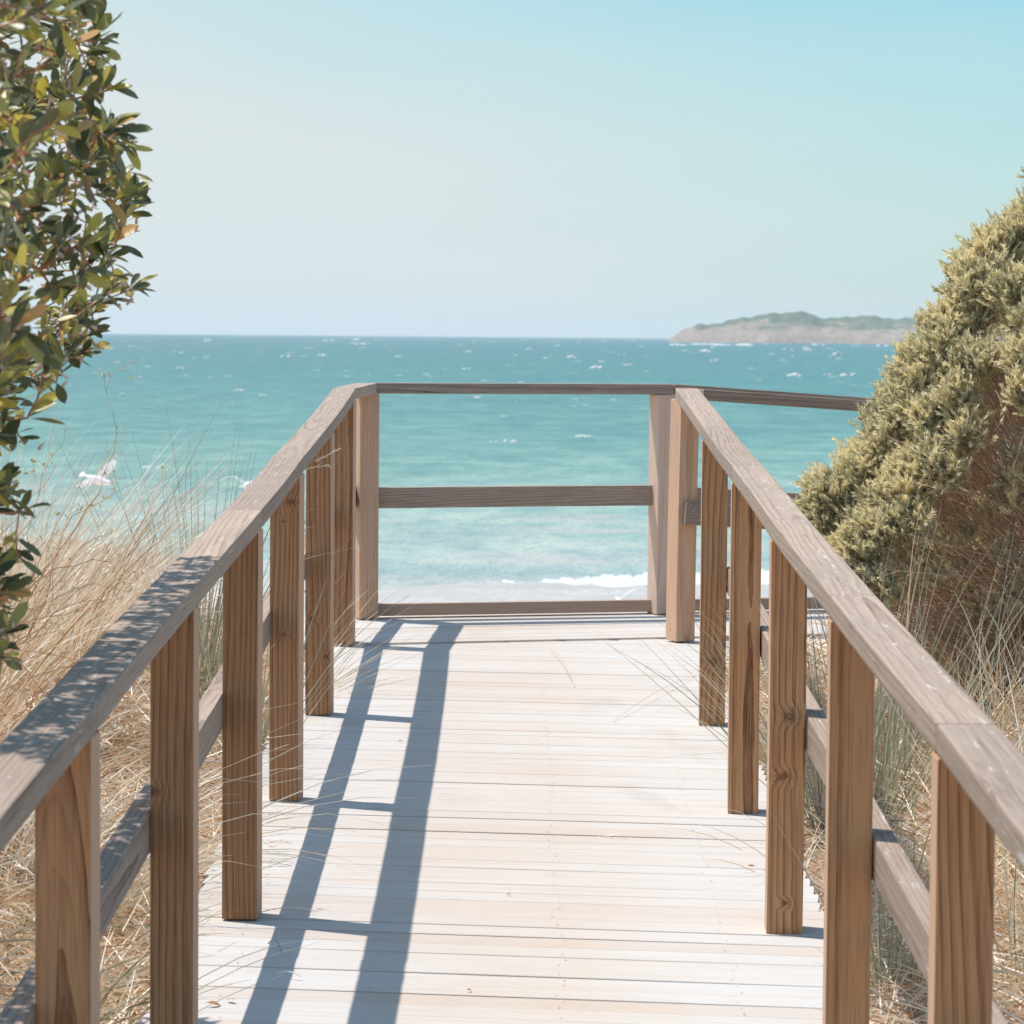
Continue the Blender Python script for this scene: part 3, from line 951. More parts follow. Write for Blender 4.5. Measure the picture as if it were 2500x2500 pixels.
timber('edge_board', pa, pb, 0.045, 0.052, M['kick'], endr, anchor=(0, -0.026), warp=0.001)

# ---- the two railings of the ramp that turns right
RD = Vector((math.cos(R(17)), math.sin(R(17)), -0.063)).normalized()
rflat = Vector((RD.x, RD.y, 0)).normalized()
far = thing('wooden_railing', (1.2, 13.5, -0.02), 'far railing of the side ramp, running right from the platform corner to behind the bush', 'railing')
f0 = Vector((r7x + 0.036, r7y + 0.012, 0.996))
caprun(far, [f0, f0 + RD * 2.4, f0 + RD * 4.8], None, mat='rail')
m0 = Vector((r7x + 0.03, r7y + 0.06, 0.553))
timber('mid_rail', m0, m0 + RD * 4.8, 0.045, 0.088, M['rail'], far, anchor=(0, -0.044))
for s_ in (1.35, 2.8, 4.2):
    p = f0 + RD * s_
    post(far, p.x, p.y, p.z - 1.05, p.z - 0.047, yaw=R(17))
near = thing('wooden_railing', (1.2, 12.6, -0.02), 'near railing of the side ramp, bolted rail end in front of the pale corner post', 'railing')
n0 = Vector((0.752, 12.40, 0.990))
caprun(near, [n0, n0 + RD * 2.4, n0 + RD * 4.8], None, mat='rail')
b0 = at(1674, 1233, 12.315)
m0 = Vector((b0.x - 0.004, 12.335, 0.534))
mr = timber('mid_rail', m0, m0 + RD * 4.8, 0.045, 0.088, M['rail'], near, anchor=(0, -0.044))
for dx, dz in ((0.030, -0.030), (0.062, -0.064)):
    bm = bmesh.new()
    bmesh.ops.create_cone(bm, segments=14, radius1=0.0055, radius2=0.0045, depth=0.004, cap_ends=True)
    me = bpy.data.meshes.new('bolt'); bm.to_mesh(me); bm.free(); me.materials.append(M['bolt'])
    o = bpy.data.objects.new('bolt', me); COL.objects.link(o); o.parent = mr
    o.location = (dx, -0.0245, dz); o.rotation_euler = (R(90), 0, 0)
for s_ in (1.25, 2.7, 4.2):
    p = n0 + RD * s_
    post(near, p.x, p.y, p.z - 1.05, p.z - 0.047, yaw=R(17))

# ------------------------------------------------------------------ vegetation generators
def norm(a):
    return a / (np.linalg.norm(a, axis=-1, keepdims=True) + 1e-9)

def tubes(mb, P0, P1, r0, r1, sides=5, tint=0.5):
    for a, b, ra, rb in zip(P0, P1, r0, r1):
        d = b - a
        L = np.linalg.norm(d)
        if L < 1e-5: continue
        d = d / L
        s_ = np.cross(d, (0.31, 0.77, 0.55)); s_ /= np.linalg.norm(s_)
        t_ = np.cross(d, s_)
        ang = np.arange(sides) * 2 * math.pi / sides
        ring = np.cos(ang)[:, None] * s_ + np.sin(ang)[:, None] * t_
        V = np.concatenate([a + ring * ra, b + ring * rb])
        F = [(i, (i + 1) % sides, sides + (i + 1) % sides, sides + i) for i in range(sides)]
        mb.add(V, F, tint)

def colonise(roots, pts, step=0.05, infl=0.6, kill=0.07, iters=160, bias=(0, 0, 0)):
    """space colonisation: roots list of points; returns nodes, parent"""
    nodes = [np.array(r[0], float) for r in roots]
    parent = [r[1] for r in roots]
    pts = np.array(pts, float)
    for _ in range(iters):
        if len(pts) == 0: break
        N = np.array(nodes)
        D = np.linalg.norm(pts[:, None] - N[None], axis=2)
        near_ = D.argmin(1); dm = D.min(1)
        act = dm < infl
        if not act.any(): break
        grow = {}
        for i in np.nonzero(act)[0]:
            grow.setdefault(near_[i], []).append(i)
        added = 0
        for n, ii in grow.items():
            d = norm(pts[ii] - N[n]).sum(0) + rng.normal(0, 0.25, 3) + np.array(bias)
            d = d / (np.linalg.norm(d) + 1e-9)
            q = N[n] + d * step
            nodes.append(q); parent.append(n); added += 1
        N = np.array(nodes[-added:])
        D = np.linalg.norm(pts[:, None] - N[None], axis=2).min(1)
        pts = pts[D > kill]
    return np.array(nodes), parent

def radii(nodes, parent, tip, p=2.3, mx=0.05):
    n = len(nodes); r = np.zeros(n); ch = [0] * n
    for i in range(n):
        if parent[i] >= 0: ch[parent[i]] += 1
    acc = np.zeros(n)
    order = list(range(n))[::-1]
    for i in order:
        if ch[i] == 0: acc[i] = tip ** p
        if parent[i] >= 0: acc[parent[i]] += acc[i]
    return np.minimum(acc ** (1 / p), mx), ch

def leaf_broad(mb, p, d, nrm, L, Wd, tint, curl=0.15):
    """obovate leathery leaf, 6 x 2 quads with a folded midrib"""
    d = d / np.linalg.norm(d)
    s_ = np.cross(d, nrm); s_ /= (np.linalg.norm(s_) + 1e-9)
    n = np.cross(s_, d)
    prof = [(0, .03), (.18, .28), (.42, .78), (.66, 1.0), (.86, .74), (1.0, .06)]
    V = []
    for t_, w in prof:
        c = p + d * (L * t_) - n * (curl * L * t_ * t_)
        V += [c - s_ * w * Wd / 2 + n * w * Wd * 0.12, c, c + s_ * w * Wd / 2 + n * w * Wd * 0.12]
    F = []
    for i in range(len(prof) - 1):
        a = i * 3
        F += [(a, a + 1, a + 4, a + 3), (a + 1, a + 2, a + 5, a + 4)]
    mb.add(V, F, tint)

def bulk_leaves(mb, P, D, N_, LL, WW, TT):
    P = np.array(P); D = norm(np.array(D)); N_ = norm(np.array(N_)); LL = np.array(LL)[:, None]; WW = np.array(WW)[:, None]
    S_ = norm(np.cross(D, N_)); N2 = np.cross(S_, D)
    curl = rng.uniform(-0.1, 0.32, (len(P), 1))
    fold = rng.uniform(0.02, 0.2, (len(P), 1))
    prof = [(0, .03), (.16, .30), (.40, .82), (.64, 1.0), (.85, .76), (1.0, .06)]
    V = np.zeros((len(P), 18, 3))
    for k, (t_, w) in enumerate(prof):
        c = P + D * (LL * t_) - N2 * (curl * LL * t_ * t_)
        V[:, 3 * k] = c - S_ * (w * WW / 2) + N2 * (w * WW * fold)
        V[:, 3 * k + 1] = c
        V[:, 3 * k + 2] = c + S_ * (w * WW / 2) + N2 * (w * WW * fold)
    F = []
    for i in range(5):
        a = i * 3
        F += [(a, a + 1, a + 4, a + 3), (a + 1, a + 2, a + 5, a + 4)]
    mb.bulk(V, F, TT)

def in_poly(x, y, poly):
    ins = False; n = len(poly); j = n - 1
    for i in range(n):
        xi, yi = poly[i]; xj, yj = poly[j]
        if (yi > y) != (yj > y) and x < (xj - xi) * (y - yi) / (yj - yi + 1e-12) + xi: ins = not ins
        j = i
    return ins

# ------------------------------------------------------------------ LEFT SHRUB: broad leathery leaves
def left_shrub():
    random.seed(21)
    base = np.array((-1.75, 5.9, float(ground(-1.75, 5.9)) - 0.05))
    t = thing('coastal_shrub', base.tolist(), 'dark leathery leaved shrub leaning in at the upper left, above the left handrail', 'shrub')
    # crown volume as seen at mid depth, metres
    poly = [(-900, -500), (260, -500), (235, -60), (240, 60), (262, 150), (335, 230), (315, 330), (325, 430), (372, 500), (310, 570), (335, 720), (262, 800), (280, 850),
            (190, 890), (130, 930), (60, 985), (30, 1060), (-40, 1140), (-200, 1250), (-500, 1300), (-900, 1000)]
    pts = []
    while len(pts) < 1500:
        px, py = random.uniform(-900, 350), random.uniform(-500, 1300)
        if not in_poly(px, py, poly): continue
        Yd = 5.75 + (random.uniform(-1.45, 1.0) if px < 150 else random.uniform(-0.6, 0.6))
        p = at(px, py, 5.75)
        pts.append((p.x * Yd / 5.75, Yd, ZC + (p.z - ZC) * Yd / 5.75))
    for k in range(150):     # foliage hanging down the frame's edge
        py = random.uniform(1000, 1640)
        px = random.uniform(-160, 62 if py < 1200 else (20 if py < 1380 else 58))
        p = at(px, py, 5.2 + random.uniform(-.25, .25)); pts.append(tuple(p))
    roots = [(base, -1)]
    q = base.copy(); stems = []
    for k in range(14):
        q = base + np.array((0.012 * k, -0.005 * k, 0.085 * (k + 1)))
        roots.append((q, k))
    q2 = np.array(roots[5][0])
    nodes, par = colonise(roots, pts, step=0.045, infl=0.55, kill=0.055, iters=110)
    rr, ch = radii(nodes, par, 0.0015, 2.4, 0.03)
    mb = MB()
    idx = [i for i in range(len(nodes)) if par[i] >= 0]
    tubes(mb, nodes[[par[i] for i in idx]], nodes[idx], rr[[par[i] for i in idx]], rr[idx], 5)
    mb.build('branches', M['bark'], t, origin=t.location)
    ml = MB()
    P, D, N_, LL, WW, TT = [], [], [], [], [], []
    for i in idx:
        if rr[i] > 0.0058: continue
        d0 = norm(nodes[i] - nodes[par[i]])
        k = 3 if ch[i] else 9
        for j in range(k):
            az = random.uniform(0, 2 * math.pi)
            s_ = np.cross(d0, (0.3, 0.5, 0.8)); s_ /= np.linalg.norm(s_); t2 = np.cross(d0, s_)
            out = math.cos(az) * s_ + math.sin(az) * t2
            D.append(d0 * random.uniform(0.4, 1.2) + out * random.uniform(0.5, 1.0) + np.array((0.15, 0, 0.38)))
            N_.append((random.gauss(0, .55), random.gauss(0, .55) - 0.35, 0.9))
            L = random.uniform(0.032, 0.064); LL.append(L); WW.append(L * random.uniform(0.28, 0.42))
            q = random.random()
            TT.append(min(0.6, abs(random.gauss(0.20, 0.16))) if q < 0.70 else (random.uniform(0.58, 0.82) if q < 0.94 else random.uniform(0.88, 1.0)))
            P.append(nodes[i] + d0 * random.uniform(-0.04, 0.012))
    bulk_leaves(ml, P, D, N_, LL, WW, TT)
    ml.build('foliage', M['broad'], t, origin=t.location, smooth=True)
    # bundles of small pinkish seed pods and flowers among the leaves
    mf = MB()
    tips = [i for i in idx if rr[i] < 0.004]
    for i in random.sample(tips, min(600, len(tips))):
        for j in range(random.randint(2, 6)):
            c = nodes[i] + rng.normal(0, 0.012, 3)
            d = norm(rng.normal(0, 1, 3) + np.array((0, 0, 0.4)))
            tubes(mf, [c], [c + d * random.uniform(0.008, 0.018)], [0.0034], [0.0022], 5, random.random())
    mf.build('seed_pods', M['pods'], t, origin=t.location)
    print('left leaves', len(P), 'nodes', len(nodes))
M['pods'] = leafy('pale pink seed pods', [(0.62, 0.40, 0.30), (0.75, 0.60, 0.52), (0.85, 0.78, 0.74)], 0.1)
left_shrub()

# ------------------------------------------------------------------ RIGHT SHRUB: fine silvery needle leaves
def right_shrub():
    random.seed(33)
    base = np.array((2.35, 10.4, float(ground(2.35, 10.4)) - 0.05))
    t = thing('needle_leaf_bush', base.tolist(), 'silvery olive bush with fine needle leaves and bare red-brown stems beneath, right of the boardwalk', 'bush')
    Y0 = 10.4
    out = [(2520, 470), (2470, 512), (2445, 560), (2404, 545), (2356, 585), (2333, 647), (2320, 703), (2318, 745), (2276, 752), (2230, 790), (2230, 815), (2200, 848), (2188, 884),
           (2198, 920), (2180, 935), (2150, 965), (2108, 1000), (2110, 1052), (2045, 1120), (2012, 1150), (1968, 1172), (1966, 1215), (1942, 1238), (1990, 1290)]
    out = np.array(out, float)
    seg = np.linalg.norm(np.diff(out, axis=0), axis=1); cum = np.concatenate([[0], np.cumsum(seg)])
    tips = []
    def on(s_):
        k = min(len(seg) - 1, int(np.searchsorted(cum, s_) - 1)); k = max(0, k)
        f = (s_ - cum[k]) / seg[k]
        p = out[k] * (1 - f) + out[k + 1] * f
        return p
    inward = np.array((0.74, 0.67))
    cush = []
    for i in range(58):
        s_ = (i + random.random()) / 58 * cum[-1]
        p = on(s_)
        dd = (58 if i % 2 == 0 else 75 + random.random() * (250 if s_ < cum[-1] * 0.75 else 170))
        cush.append((p + inward * dd + rng.normal(0, 8, 2), dd))
    for i in range(1350):
        c_, dd = cush[i % len(cush)]
        a_ = random.uniform(0, 6.28); r_ = 54 * math.sqrt(random.random())
        q = c_ + np.array((math.cos(a_) * r_, math.sin(a_) * r_ * 0.9))
        dd = max(5, dd + 0.4 * r_ * math.cos(a_))
        # rounded crown: the deeper into the outline, the nearer the camera the surface lies
        bulge = math.sqrt(min(1, dd / 330.0))
        Yd = Y0 - 0.6 * bulge - 0.14 * math.sqrt(max(0, 1 - (r_ / 57) ** 2)) + random.uniform(-0.03, 0.03)
        w = at(q[0], q[1], Yd); tips.append(tuple(w))
    for k in range(260):     # inner crown behind the cushions
        p = on(random.uniform(0, cum[-1])) + inward * random.uniform(70, 290) + rng.normal(0, 10, 2)
        w = at(p[0], p[1], Y0 + random.uniform(0.0, 0.5)); tips.append(tuple(w))
    for k in range(46):      # sparse tufts among the bare twigs
        px, py = random.uniform(2150, 2560), random.uniform(1050, 1560)
        if py < 1330 - (px - 2150) * 0.55 or py > 1400 + (px - 2150) * 0.45: continue
        for j in range(5):
            w = at(px + random.gauss(0, 18), py + random.gauss(0, 16), Y0 - 0.35 + random.uniform(-0.2, 0.4)); tips.append(tuple(w))
    for k in range(90):      # low foliage added at the foot of the bush to give deep shade
        px, py = random.uniform(2080, 2640), random.uniform(1360, 1640)
        if py < 1380 + abs(px - 2300) * 0.1 - 40: continue
        w = at(px, py, Y0 + random.uniform(-0.15, 0.6)); tips.append(tuple(w))
    for i in range(720):     # the body and the back of the crown, beyond the frame too
        px = random.uniform(2150, 3400); py = random.uniform(450, 1250)
        Yd = Y0 + random.uniform(0.0, 1.1)
        if px < 2520:
            # stay inside the outline
            yo = np.interp(px, out[::-1, 0], out[::-1, 1])
            if py < yo + 70: continue
            if py > yo + 420: continue
        elif py < 420: continue
        w = at(px, py, Yd); tips.append(tuple(w))
    for i in range(150):
        px = random.uniform(2520, 3400); py = random.uniform(400, 1100)
        w = at(px, py, Y0 - random.uniform(0.1, 0.9)); tips.append(tuple(w))
    roots = [(base, -1)]
    for k in range(1, 7): roots.append((base + np.array((-0.02 * k, -0.01 * k, 0.05 * k)), k - 1))
    # several main limbs fanning up and to the left from the base
    for (px, py, Yd) in [(2120, 1290, 9.9), (2230, 1180, 9.7), (2330, 1080, 9.8), (2440, 960, 10.0), (2050, 1330, 10.3), (2600, 900, 10.3), (2250, 1250, 10.7), (2900, 900, 10.4), (2160, 1390, 9.6), (2380, 1200, 9.5), (2300, 1330, 9.7), (2420, 1380, 9.8), (2200, 1300, 9.65), (2470, 1150, 9.75), (2350, 1450, 9.9)]:
        e = np.array(at(px, py, Yd)); st = np.array(roots[6][0]); par = 6
        n = int(np.linalg.norm(e - st) / 0.06)
        side = rng.normal(0, 0.05, 3)
        for k in range(1, n + 1):
            f = k / n
            q = st * (1 - f) + e * f + side * math.sin(f * math.pi) + np.array((0, 0, 0.05)) * math.sin(f * math.pi) * -1
            roots.append((q, par)); par = len(roots) - 1
    nodes, par = colonise(roots, tips, step=0.05, infl=1.2, kill=0.05, iters=120)
    rr, ch = radii(nodes, par, 0.0011, 2.55, 0.022)
    mb = MB()
    idx = [i for i in range(len(nodes)) if par[i] >= 0]
    tubes(mb, nodes[[par[i] for i in idx]], nodes[idx], rr[[par[i] for i in idx]], rr[idx], 5)
    # bare twiggy interior: thin dead twigs fanning the way the limbs do
    nT = 15000
    px = rng.uniform(2060, 2900, nT); py = rng.uniform(930, 1720, nT)
    keep = (px - 2060) * 0.9 + (py - 1250) * 0.55 > rng.uniform(60, 230, nT)
    keep &= (py < 1440 + 0.75 * (px - 2100)) | (px > 2500)
    px, py = px[keep], py[keep]; nT = len(px)
    A = np.array([tuple(at(a, b, Y0 + random.uniform(-0.45, 0.7))) for a, b in zip(px, py)])
    org = base + np.array((-0.05, 0, 0.1))
    D = norm(norm(A - org) + rng.normal(0, 0.36, (nT, 3)) + np.array((-0.05, 0, 0.55)))
    L = rng.uniform(0.08, 0.34, (nT, 1)); w = rng.uniform(0.0008, 0.0022, (nT, 1))
    S_ = norm(np.cross(D, np.array((0.0, 1.0, 0.0)) + rng.normal(0, 0.4, (nT, 3)))); T_ = np.cross(D, S_)
    Bm = A + D * L * 0.5 + rng.normal(0, 0.008, (nT, 3)); C_ = A + D * L
    V = np.stack([A + S_ * w, A - S_ * w * .5 + T_ * w, A - S_ * w * .5 - T_ * w, Bm + S_ * w * .8, Bm - S_ * w * .4 + T_ * w * .8, Bm - S_ * w * .4 - T_ * w * .8, C_], 1)
    mb.bulk(V, [(0, 1, 4, 3), (1, 2, 5, 4), (2, 0, 3, 5), (3, 4, 6), (4, 5, 6), (5, 3, 6)], rng.random(nT))
    mb.build('branches', M['bark_grey'], t, origin=t.location)
    ml = MB()
    C0 = np.array(tips); nC = len(C0)
    core = np.array(at(2650, 1350, Y0 + 0.3))
    up0 = norm(norm(C0 - core) * 0.8 + np.array((-0.15, -0.25, 0.95)) + rng.normal(0, 0.2, (nC, 3)))
    base_t = np.clip(rng.normal(0.5, 0.13, nC), 0, 1)
    K = 150
    # stems inside the cushion, each crowded with needles near its end
    NS = 9
    c_i = np.repeat(np.arange(nC), NS)
    sdir = norm(up0[c_i] + rng.normal(0, 0.42, (nC * NS, 3)))
    sbase = C0[c_i] - up0[c_i] * 0.035 + rng.normal(0, 0.012, (nC * NS, 3))
    slen = rng.uniform(0.035, 0.065, nC * NS)
    NN = 22
    s_i = np.repeat(np.arange(nC * NS), NN); n = len(s_i)
    f = np.tile(np.linspace(0.1, 1, NN), nC * NS) + rng.normal(0, 0.03, n)
    d1 = sdir[s_i]
    O = rng.normal(0, 1, (n, 3)); O = norm(O - d1 * (O * d1).sum(1, keepdims=True))
    d = norm(d1 + O * (0.75 - 0.5 * f)[:, None])
    L = (rng.uniform(0.018, 0.031, n) * (1.05 - 0.2 * f))[:, None]; wd = rng.uniform(0.0036, 0.0054, n)[:, None]
    p = sbase[s_i] + d1 * (slen[s_i] * f)[:, None]
    sd_ = norm(np.cross(d, O)); nn = np.cross(sd_, d)
    mid = p + d * L * 0.55; tip = p + d * L + nn * L * 0.12
    V = np.stack([p - sd_ * wd * .3, p + sd_ * wd * .3, mid + sd_ * wd * .5, tip, mid - sd_ * wd * .5], 1)
    ti = np.clip(base_t[c_i][s_i] + rng.normal(0, 0.13, n) + 0.25 * (f - 0.5), 0, 1)
    ml.bulk(V, [(0, 1, 2, 4), (4, 2, 3)], ti)
    ml.build('foliage', M['needle'], t, origin=t.location)
    nl = n
    print('needles', nl, 'nodes', len(nodes))
right_shrub()

# one broad leaf sprig standing above the bush at the right edge of the frame
# ------------------------------------------------------------------ GRASSES
def blade(mb, p, d, L, w, droop, tint, seg=6, wind=(0.0, 0.0, 0.0)):
    """tapered blade: starts along d, bends over by droop"""
    d = np.array(d, float); d /= np.linalg.norm(d)
    side = np.cross(d, (random.gauss(0, .6), 1.0, random.gauss(0, .3))); side /= (np.linalg.norm(side) + 1e-9)
    q = np.array(p, float); V = []
    dirn = d.copy()
    for k in range(seg + 1):
        f = k / seg
        ww = w * (1 - f ** 1.6) * 0.5 + 0.0003
        V += [q - side * ww, q + side * ww]
        dirn = dirn + np.array((wind[0], wind[1], -droop + wind[2])) / seg * (0.4 + 1.2 * f)
        dirn /= np.linalg.norm(dirn)
        q = q + dirn * L / seg
    F = [(2 * k, 2 * k + 1, 2 * k + 3, 2 * k + 2) for k in range(seg)]
    mb.add(V, F, tint)
    return q, dirn

def seedhead(mb, q, d, tint):
    for k in range(14):
        a = q + d * 0.006 * k
        e = norm(d + rng.normal(0, 0.35, 3))
        tubes(mb, [a], [a + e * 0.016], [0.0012], [0.0004], 3, tint)

def tuft(x, y, n, L, label, spread=0.45, dirn=(0, 0, 1), r=0.08, mat='blade', tint=(0.3, 0.2), droop=0.7, w=0.0035, wind=(0.15, 0, 0), zoff=0.0, heads=0, group='marram grass tufts on the dune', z=None, name='dune_grass_tuft'):
    zg = float(ground(x, y)) + zoff if z is None else z
    mb = MB()
    for i in range(n):
        a = random.uniform(0, 6.28); rr_ = r * math.sqrt(random.random())
        p = (x + rr_ * math.cos(a), y + rr_ * math.sin(a), zg - 0.02)
        d = np.array(dirn) + np.array((math.cos(a), math.sin(a), 0)) * spread * random.uniform(0.1, 1.1) + rng.normal(0, 0.19, 3)
        Lb = L * random.uniform(0.45, 1.1)
        ti = min(1, max(0, random.gauss(*tint)))
        q, dd = blade(mb, p, d, Lb, w * random.uniform(0.7, 1.3), droop * random.uniform(0.2, 1.5), ti, wind=(wind[0] * random.uniform(0.2, 1.8), wind[1], wind[2]))
        if i < heads: seedhead(mb, q, dd, 0.8)
    o = mb.build(name, M[mat], origin=(x, y, zg))
    return tag(o, label, 'grass tuft', group)

G = 'tufts of dune grass beside the boardwalk'
# left side
tuft(-1.42, 9.3, 360, 0.88, 'tall pale straw coloured grass clump fanning rightwards against the sea', 0.38, (0.28, 0, 1), 0.22, 'straw', (0.62, 0.28), 0.55, 0.0034, (0.35, 0, 0), heads=10, group=G)
tuft(-1.62, 8.3, 240, 0.85, 'dense dry grass clump at the far left edge, under the dark leaves of the shrub', 0.45, (0.25, 0, 1), 0.25, 'straw', (0.5, 0.28), 0.7, 0.0036, (0.3, 0, 0), group=G)
tuft(-1.10, 10.6, 130, 1.0, 'spiky grey green grass tuft rising behind the left handrail', 0.40, (-0.05, 0, 1), 0.09, 'blade', (0.10, 0.08), 0.2, 0.0040, (-0.02, 0, 0), group=G)
tuft(-0.86, 9.8, 100, 0.66, 'green grass tuft between the middle posts of the left railing', 0.25, (0.0, 0, 1), 0.09, 'blade', (0.2, 0.15), 0.2, 0.0034, (0.0, 0, 0), group=G)
tuft(-0.80, 11.0, 40, 0.6, 'few straw blades poking through the far end of the left railing onto the deck', 0.3, (0.6, 0.05, 0.7), 0.05, 'straw', (0.5, 0.2), 0.25, 0.003, (0.35, 0, 0), group=G)
tuft(-1.16, 7.6, 150, 0.8, 'long arching pale blades sweeping over dry ground left of the railing', 0.5, (0.35, 0, 0.7), 0.25, 'straw', (0.8, 0.12), 1.1, 0.0034, (0.6, 0, 0), group=G)
tuft(-1.45, 10.6, 90, 0.6, 'soft dry grass on the dune crest between the straw clump and the spiky tuft', 0.5, (0.25, 0, 1), 0.28, 'straw', (0.7, 0.15), 0.5, 0.0026, (0.4, 0, 0), group=G)
tuft(-0.90, 7.9, 26, 0.42, 'sparse seeding grass leaning onto the deck by the third left post', 0.5, (0.7, -0.2, 0.5), 0.08, 'straw', (0.55, 0.15), 0.7, 0.003, (0.3, 0, 0), heads=7, group=G)
tuft(-0.93, 6.6, 40, 0.5, 'thin green stalks crossing the gap beside the second left post', 0.5, (0.5, -0.1, 0.6), 0.1, 'blade', (0.35, 0.15), 0.7, 0.003, (0.25, 0, 0), group=G)
# right side
tuft(0.86, 9.75, 80, 0.70, 'green and orange grass blades fanning left through the right railing', 0.45, (-0.05, -0.05, 1.0), 0.05, 'blade', (0.65, 0.25), 0.05, 0.0028, (-0.62, 0, 0), group=G)
tuft(0.79, 8.05, 30, 0.45, 'short straw blades curling over the deck edge by the middle right posts', 0.6, (-0.7, -0.15, 0.5), 0.06, 'straw', (0.6, 0.2), 0.9, 0.0032, (-0.3, 0, 0), heads=5, group=G)
tuft(0.99, 8.7, 120, 0.72, 'tall grey green grass tuft standing behind the right handrail', 0.30, (0.02, 0, 1), 0.12, 'blade', (0.22, 0.16), 0.3, 0.004, (0.1, 0, 0), group=G)
tuft(0.90, 7.05, 60, 0.55, 'upright green grass tuft between the second and third right posts', 0.22, (0.0, 0, 1), 0.08, 'blade', (0.18, 0.15), 0.2, 0.004, (0.05, 0, 0), group=G)
tuft(1.22, 9.0, 120, 0.85, 'mixed green and brown grass clump in front of the needle leaved bush', 0.4, (0.12, 0, 1), 0.2, 'blade', (0.45, 0.28), 0.25, 0.0042, (0.2, 0, 0), group=G)
tuft(1.42, 8.0, 190, 0.62, 'pale long grass clump arching at the right edge below the bush', 0.55, (0.25, 0, 0.9), 0.2, 'straw', (0.7, 0.2), 0.7, 0.0038, (0.3, 0, 0), group=G)
tuft(1.30, 6.9, 120, 0.6, 'green streaked grass clump by the nearest right handrail', 0.5, (0.3, 0, 0.9), 0.16, 'blade', (0.45, 0.25), 0.7, 0.004, (0.3, 0, 0), group=G)
tuft(1.28, 10.1, 200, 0.5, 'grey green grass packed under the lower left of the needle leaved bush', 0.45, (0.0, 0, 1), 0.26, 'blade', (0.3, 0.22), 0.4, 0.0034, (0.1, 0, 0), group=G)
tuft(1.75, 9.3, 220, 0.42, 'dry orange grass in the shade under the bush', 0.5, (0.0, 0, 0.9), 0.35, 'straw', (0.3, 0.2), 0.7, 0.0034, (0.2, 0, 0), group=G)

# ground cover: dry stalks lying every way on the sand
def litter(name, x0, x1, y0, y1, n, mat='straw', L=(0.05, 0.22), up=0.25, tint=(0.5, 0.32), w=0.0032):
    mb = MB()
    for i in range(n):
        x, y = random.uniform(x0, x1), y0 + (y1 - y0) * random.random()
        z = float(ground(x, y)) + random.random() ** 2 * 0.14 * min(1.0, (abs(x) - 0.74) * 5)
        a = random.uniform(0, 6.28)
        d = (math.cos(a), math.sin(a), random.uniform(-0.02, up))
        blade(mb, (x, y, z), d, random.uniform(*L), w * random.uniform(0.6, 1.5), random.uniform(0, 0.5), min(1, max(0, random.gauss(*tint))), seg=3)
    o = mb.build(name, M[mat])
    tag(o, kind='stuff')
litter('dry_grass_litter', -3.0, -0.79, 3.8, 12.6, 46000, up=0.8)
litter('dry_grass_litter', 0.785, 3.4, 3.8, 12.2, 46000, up=0.8)
litter('green_grass_litter', -2.6, -0.82, 3.8, 8.0, 2600, 'blade', (0.08, 0.3), 0.5, (0.25, 0.2), 0.0034)
litter('green_grass_litter', 0.9, 3.0, 4.0, 10.0, 3000, 'blade', (0.08, 0.3), 0.6, (0.3, 0.2), 0.0034)
def creeper(x0, x1, y0, y1, n):
    mb = MB()
    for i in range(n):
        x, y = random.uniform(x0, x1), random.uniform(y0, y1)
        if math.sin(3 * x + 2 * y) + math.sin(5 * y - x) < 0.1: continue
        z = float(ground(x, y)) + random.uniform(0.01, 0.06)
        a = random.uniform(0, 6.28)
        leaf_broad(mb, np.array((x, y, z)), np.array((math.cos(a), math.sin(a), .3)), np.array((random.gauss(0, .4), random.gauss(0, .4), 1.)), random.uniform(0.010, 0.02), random.uniform(0.007, 0.012), random.random())
    tag(mb.build('creeping_groundcover', M['creeper']), kind='stuff')
creeper(-2.4, -0.84, 3.8, 8.5, 6000)
creeper(0.9, 2.6, 3.8, 8.0, 3000)

# ------------------------------------------------------------------ dry twiggy shrub at the left
def twig_shrub():
    base = np.array((-1.55, 7.7, float(ground(-1.55, 7.7)) - 0.02))
    t = thing('dry_twig_shrub', base.tolist(), 'sparse brown twigs with tiny dried buds among the pale grass at the left', 'shrub')
    mb = MB(); ml = MB()
    def grow(p, d, L, r, lvl):
        n = max(3, int(L / 0.05))
        for k in range(n):
            d = norm(d + rng.normal(0, 0.28, 3) + np.array((0.02, 0, 0.02)))
            q = p + d * L / n
            tubes(mb, [p], [q], [r], [r * 0.9], 4); r *= 0.92
            p = q
            if lvl < 3 and random.random() < 0.42:
                grow(p, norm(d + rng.normal(0, 0.75, 3) + np.array((0.2, 0, 0))), L * random.uniform(0.25, 0.5), r * 0.7, lvl + 1)
            if lvl >= 1 and random.random() < 0.6:
                for j in range(random.randint(1, 4)):
                    leaf_broad(ml, p + rng.normal(0, .005, 3), norm(rng.normal(0, 1, 3)), rng.normal(0, 1, 3), random.uniform(.008, .015), .006, random.random())
    for (dx, dz, L) in [(0.30, 1.0, 0.95), (0.55, 0.8, 0.95), (0.75, 0.55, 0.9), (0.95, 0.22, 0.85), (0.15, 1.0, 0.8), (0.9, -0.02, 0.7)]:
        grow(base + np.array((0, 0, 0.02)), norm(np.array((dx, random.uniform(-.1, .1), dz))), L, 0.0052, 0)
    mb.build('branches', M['bark'], t, origin=t.location)
    ml.build('dried_buds', M['buds'], t, origin=t.location)
M['buds'] = leafy('dried buds', [(0.45, 0.40, 0.22), (0.62, 0.52, 0.34), (0.72, 0.66, 0.52)], 0.2)
twig_shrub()

